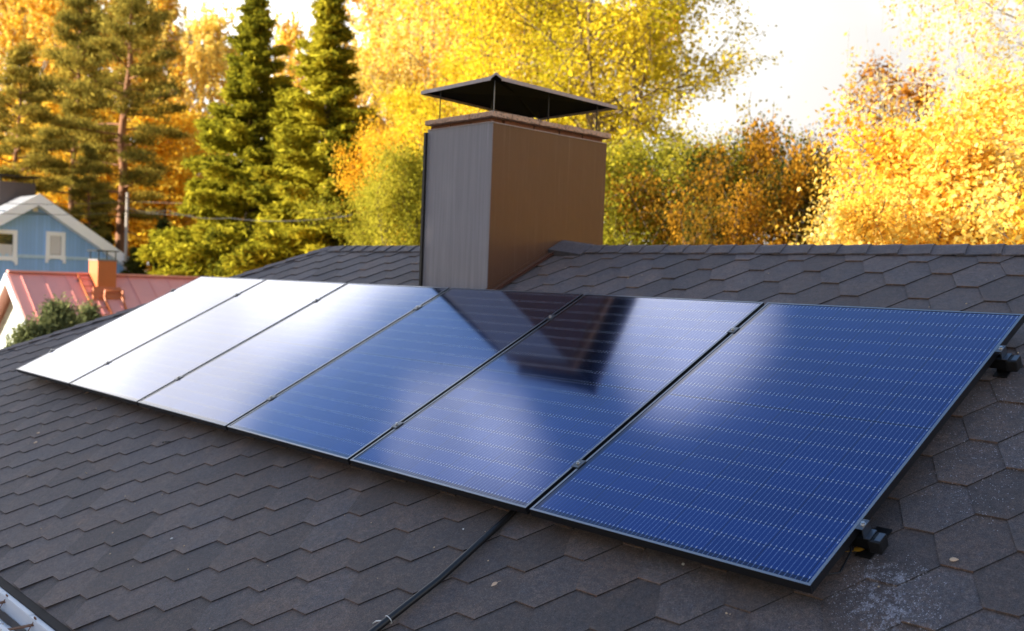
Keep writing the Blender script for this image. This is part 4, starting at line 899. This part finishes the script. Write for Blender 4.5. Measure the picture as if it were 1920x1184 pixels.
SPECIES = {'birch': ('birch_tree', 'tree'), 'birch_b': ('birch_tree', 'tree'), 'far_gold': ('birch_tree', 'tree'), 'far_orange': ('maple_tree', 'tree'), 'aspen': ('aspen_tree', 'tree'), 'aspen_b': ('aspen_tree', 'tree'), 'willow': ('willow_shrub', 'shrub'), 'orange_small': ('rowan_tree', 'tree'), 'shrub': ('shrub', 'shrub'), 'shrub_green': ('shrub', 'shrub'), 'golden': ('golden_shrub', 'shrub'), 'golden_b': ('golden_shrub', 'shrub'), 'weeping': ('weeping_birch', 'tree'), 'sparse': ('sparse_tree', 'tree'), 'pine': ('pine_tree', 'tree'), 'pine_b': ('pine_tree', 'tree'), 'spruce': ('spruce_tree', 'tree'), 'spruce_b': ('spruce_tree', 'tree'), 'spruce_dark': ('spruce_tree', 'tree')}
def plant(k, px, ytop, depth, rot, label, wide=1.0, group=None, lean=0.0):
    if k not in TREES: TREES[k] = kinds[k]()
    p = at(px, 480, depth); h = at(px, ytop, depth).z - GROUND; s = h / H0[k]; nm, cat = SPECIES[k]
    e = empty(nm, (p.x, p.y, GROUND), label, cat, group); e.rotation_euler = (lean, 0, rot); e.scale = (s * wide, s * wide, s)
    for part, me in zip(('trunk', 'crown'), TREES[k]):
        o = bpy.data.objects.new(part, me); COL.objects.link(o); o.parent = e
    return e
GA, GB, GC = 'trees in the far row', 'trees in the middle row', 'shrubs behind the ridge'
# far row
plant('far_gold', 15, -40, 66, 0.3, 'golden birch at the far left edge, behind the blue house chimney', 1.1, GA)
plant('far_gold', 120, -30, 70, 1.9, 'tall golden birch glowing behind the thin left pine', 1.1, GA)
plant('far_gold', 300, -10, 70, 2.2, 'pale golden birch between the big pine and the sky gap', 1.0, GA)
plant('far_gold', 375, 30, 64, 4.0, 'pale golden birch just left of the left spruce', .95, GA)
plant('far_orange', 70, 230, 60, .4, 'orange maple low behind the blue house roof', 1.3, GA)
plant('far_orange', 175, 190, 62, 2.4, 'orange maple low behind the big pine trunk', 1.3, GA)
plant('far_orange', 300, 215, 62, 5.4, 'orange maple between the big pine and the left spruce', 1.25, GA)
plant('far_gold', 540, 45, 62, 1.1, 'thin golden birch showing between the two spruce tops', .8, GA)
plant('far_gold', 700, 25, 60, 3.0, 'golden birch behind the right spruce', .9, GA)
plant('far_gold', 830, -70, 58, 5.0, 'tall golden birch far behind the chimney cap', 1.0, GA)
plant('far_gold', 1010, -40, 58, 0.8, 'golden birch far behind the chimney', 1.1, GA)
plant('far_gold', 205, -70, 72, 3.4, 'golden birch glowing behind the big pine crown', 1.2, GA)
plant('far_gold', 70, -60, 74, 5.1, 'golden birch between the two thin pines', 1.2, GA)
# pines and spruces
GP = 'pines behind the blue house'
plant('pine', 232, -85, 50, 0.5, 'tallest pine with thick reddish trunk, right of the blue house', 1.12, GP)
plant('pine_b', 128, -25, 54, 2.0, 'thin pine with slender trunk behind the blue house gable', 1.1, GP)
plant('pine_b', 38, 95, 46, 4.1, 'dark pine with low crown at the left edge, over the brown chimney', 1.2, GP)
plant('pine_b', 158, 280, 47, 1.2, 'short dark pine just above the blue gable peak', 1.0, GP)
plant('spruce', 468, -2, 40, .6, 'big full spruce, left one of the sunlit pair', 1.5, 'sunlit spruces')
plant('spruce_b', 603, -12, 36, 2.6, 'tall slim spruce, right one of the sunlit pair', 1.75, 'sunlit spruces')
plant('spruce_b', 545, 170, 40.5, 4.4, 'lower spruce filling the space between the taller pair', 1.35, 'sunlit spruces')
GD = 'small dark spruces'
plant('spruce_dark', 183, 352, 49, 0, 'small dark spruce beside the big pine trunk', 1.0, GD)
plant('spruce_dark', 305, 415, 46, 1, 'small dark spruce beside the left sunlit spruce foot', 1.2, GD)
plant('spruce_dark', 255, 468, 44, 2, 'lowest dark spruce at the end of the blue house eave', 1.3, GD)
plant('spruce_dark', 335, 440, 47, 3, 'dark spruce half hidden by the left sunlit spruce', 1.3, GD)
plant('spruce_dark', 640, 330, 41, 4, 'dark spruce in the gap right of the sunlit pair', 1.0, GD)
# middle row
plant('birch', 800, -170, 44, .7, 'great pale golden birch left of the chimney', 1.15, GB)
plant('birch', 765, 50, 41, 2.9, 'pale golden birch between the spruces and the chimney', .95, GB)
plant('birch', 885, -130, 36, 4.2, 'golden birch directly behind the chimney cap', 1.05, GB)
plant('aspen_b', 985, -110, 33, 1.0, 'yellow aspen behind the right half of the chimney cap', 1.05, GB)
plant('aspen_b', 1060, -40, 34, 3.0, 'yellow aspen between the chimney and the big forked aspen', .7, GB)
plant('aspen_b', 830, 120, 31, 5.0, 'low yellow aspen just left of the chimney sheet', .8, GB)
plant('orange_small', 742, 205, 34, .4, 'orange rowan below the golden birches left of the chimney', .6, GB)
plant('orange_small', 800, 225, 33, 2.4, 'orange rowan close to the left side of the chimney', .75, GB)
plant('aspen', 1212, -150, 27, 2.2, 'big open aspen with a thick forked trunk, right of the chimney', 1.05, GB)
# shrubs behind the ridge
plant('willow', 716, 378, 25, .6, 'green willow shrub nearest to the spruces', .55, GC)
plant('willow', 765, 325, 24, 2.1, 'green yellow willow shrub against the chimney left side', .75, GC)
plant('willow', 800, 330, 24.5, 3.5, 'green willow shrub mostly hidden by the chimney', 1.0, GC)
plant('willow', 1165, 310, 22, 1.2, 'green willow shrub against the chimney right side', 1.0, GC)
plant('willow', 1262, 320, 20.5, 4.6, 'yellow green willow shrub under the big forked aspen', 1.0, GC)
plant('shrub', 1320, 340, 19.5, .5, 'rusty brown shrub right of the willows', .7, GC)
plant('shrub_green', 1405, 285, 21, 1.5, 'dark green upright shrub at the gap in the trees', .8, GC)
plant('shrub', 1462, 300, 20, 2.5, 'rusty orange shrub under the open sky', .65, GC)
plant('shrub_green', 1525, 325, 21, 4.5, 'dark bush between the rusty shrub and the golden ones', .9, GC)
plant('shrub', 1360, 410, 16.5, 5.5, 'low orange brown shrub close behind the ridge', .6, GC)
plant('sparse', 1632, 120, 22, 1.3, 'half bare tree with brown leaves against the sky', 1.0)
GG = 'golden shrubs at the right'
plant('golden', 1680, 350, 12.5, .3, 'leftmost golden shrub, lowest of the bright right group', .72, GG)
plant('golden_b', 1755, 250, 13, 1.7, 'golden shrub below the half bare tree', .62, GG)
plant('golden', 1850, 185, 12.5, 3.0, 'tall golden shrub under the weeping birch branches', .8, GG)
plant('golden_b', 1895, 215, 11.5, 4.0, 'orange gold shrub at the right edge', 1.0, GG)
plant('golden', 1850, 300, 10.5, 5.2, 'large leaved golden shrub, nearest at the right', .9, GG)
plant('golden_b', 1770, 320, 11, 2.3, 'low orange gold shrub in the middle of the right group', .8, GG)
plant('weeping', 1925, -330, 17, .4, 'tall pale golden weeping birch in the upper right corner', 1.0)
for i, (x, y, h, k) in enumerate(((2.2, 11.5, 7.5, 'golden_b'), (5.2, 10.0, 8.0, 'golden'), (8.0, 8.0, 8.0, 'golden_b'), (4.0, 14.0, 9.5, 'golden'), (9.5, 11.0, 9.0, 'golden'))):  # added out of view for warm bounce on the chimney side
    e = empty('golden_shrub', (x, y, GROUND), 'added unseen golden shrub to the right that warms the chimney', 'shrub', 'added unseen golden shrubs'); e.rotation_euler = (0, 0, i * 1.1); e.scale = (1.3, 1.3, h / 6.6)
    for part, me in zip(('trunk', 'crown'), TREES[k]): o = bpy.data.objects.new(part, me); COL.objects.link(o); o.parent = e
# evergreen bush in front of the outbuilding
juniper = kinds_j = spruce(41, 2.6, 1.5, [(.09, .11, .05), (.17, .19, .08), (.28, .29, .12)], 60, ND, B_DARK, tuft=.085, dens=2.6)
def bush(px, ytop, depth, w, rot, label):
    p = at(px, 480, depth); h = at(px, ytop, depth).z - GROUND; e = empty('juniper_bush', (p.x, p.y, GROUND), label, 'bush', 'junipers by the outbuilding'); e.rotation_euler = (0, 0, rot); e.scale = (w, w, h / 2.6)
    for part, me in zip(('trunk', 'crown'), juniper): o = bpy.data.objects.new(part, me); COL.objects.link(o); o.parent = e
bush(110, 590, 17.5, 1.15, .3, 'grey green juniper in front of the red roof'); bush(60, 628, 17, 1.1, 1.3, 'lower juniper at the left beside the pale siding'); bush(170, 596, 18.5, 1.0, 2.1, 'juniper at the foot of the roof ladder')
# added trees, unseen to the left, placed to keep the evening sun off the roof
PERP = Vector((-SUN_H.y, SUN_H.x, 0))
for i, (dd, t) in enumerate([(17, -6), (17, -3), (17, 0), (17, 3), (17, 6), (21, -4.5), (21, -1.5), (21, 1.5), (21, 4.5), (25, -5), (25, -2), (25, 1), (25, 4), (14, -4.5), (14, -1.5), (14, 1.5), (14, 4.5)]):
    q = Vector((-2.6, .8, GROUND)) + SUN_H * dd + PERP * t
    e = empty('maple_tree', q, 'added unseen maple to the left that shades the roof', 'tree', 'added unseen maples to the left'); e.rotation_euler = (0, 0, i * 1.3); hs = .88 if dd < 15 else .96; e.scale = (1.05, 1.05, hs)
    for part, me in zip(('trunk', 'crown'), TREES['far_orange']): o = bpy.data.objects.new(part, me); COL.objects.link(o); o.parent = e

# utility pole and overhead cables
pp = at(236, 480, 44); pm = empty('utility_pole', (pp.x, pp.y, GROUND), 'grey wooden utility pole beside the big pine trunk', 'pole'); ztop = at(239, 362, 44).z
m = MB(); m.tube([(pp.x, pp.y, GROUND), (pp.x, pp.y, ztop)], [.09, .065], 10); m.build('shaft', simple("grey_wood_pole", (.34, .30, .26), .85, 0, .25, 5, stretch=(6, 6, .4)), pm, smooth=True, off=Vector(pm.location))
m = MB(); [m.tube([(pp.x, pp.y, ztop - z), (pp.x + .16, pp.y - .16, ztop - z)], .03, 6) for z in (.25, .8)]; m.build('insulator', M['black_metal'], pm, off=Vector(pm.location))
def wire(pts, label, r=.011):
    P = [at(*p) for p in pts]; f = []
    for i in range(len(P) - 1):
        for q in range(8): t = q / 8; a = P[i].lerp(P[i + 1], t); a.z -= 4 * t * (1 - t) * .12; f.append(a)
    f.append(P[-1]); m = MB(); m.tube(f, r, 5); tag(m.build('power_cable', M['wire'], smooth=True), label, 'cable', 'overhead cables')
M['wire'] = simple("weathered_cable", (.05, .05, .05), .45, .3, .2, 3)
wire([(-60, 378, 36), (239, 378, 43.8), (660, 374, 36)], 'topmost overhead cable, crossing the gable and the spruces')
wire([(-60, 397, 36), (239, 398, 43.8), (660, 404, 36)], 'middle overhead cable, passing below the gable lamp')
wire([(239, 389, 43.8), (315, 395, 36), (430, 409, 30), (660, 404, 24)], 'pale thick overhead cable sagging in front of the left spruce', .010)
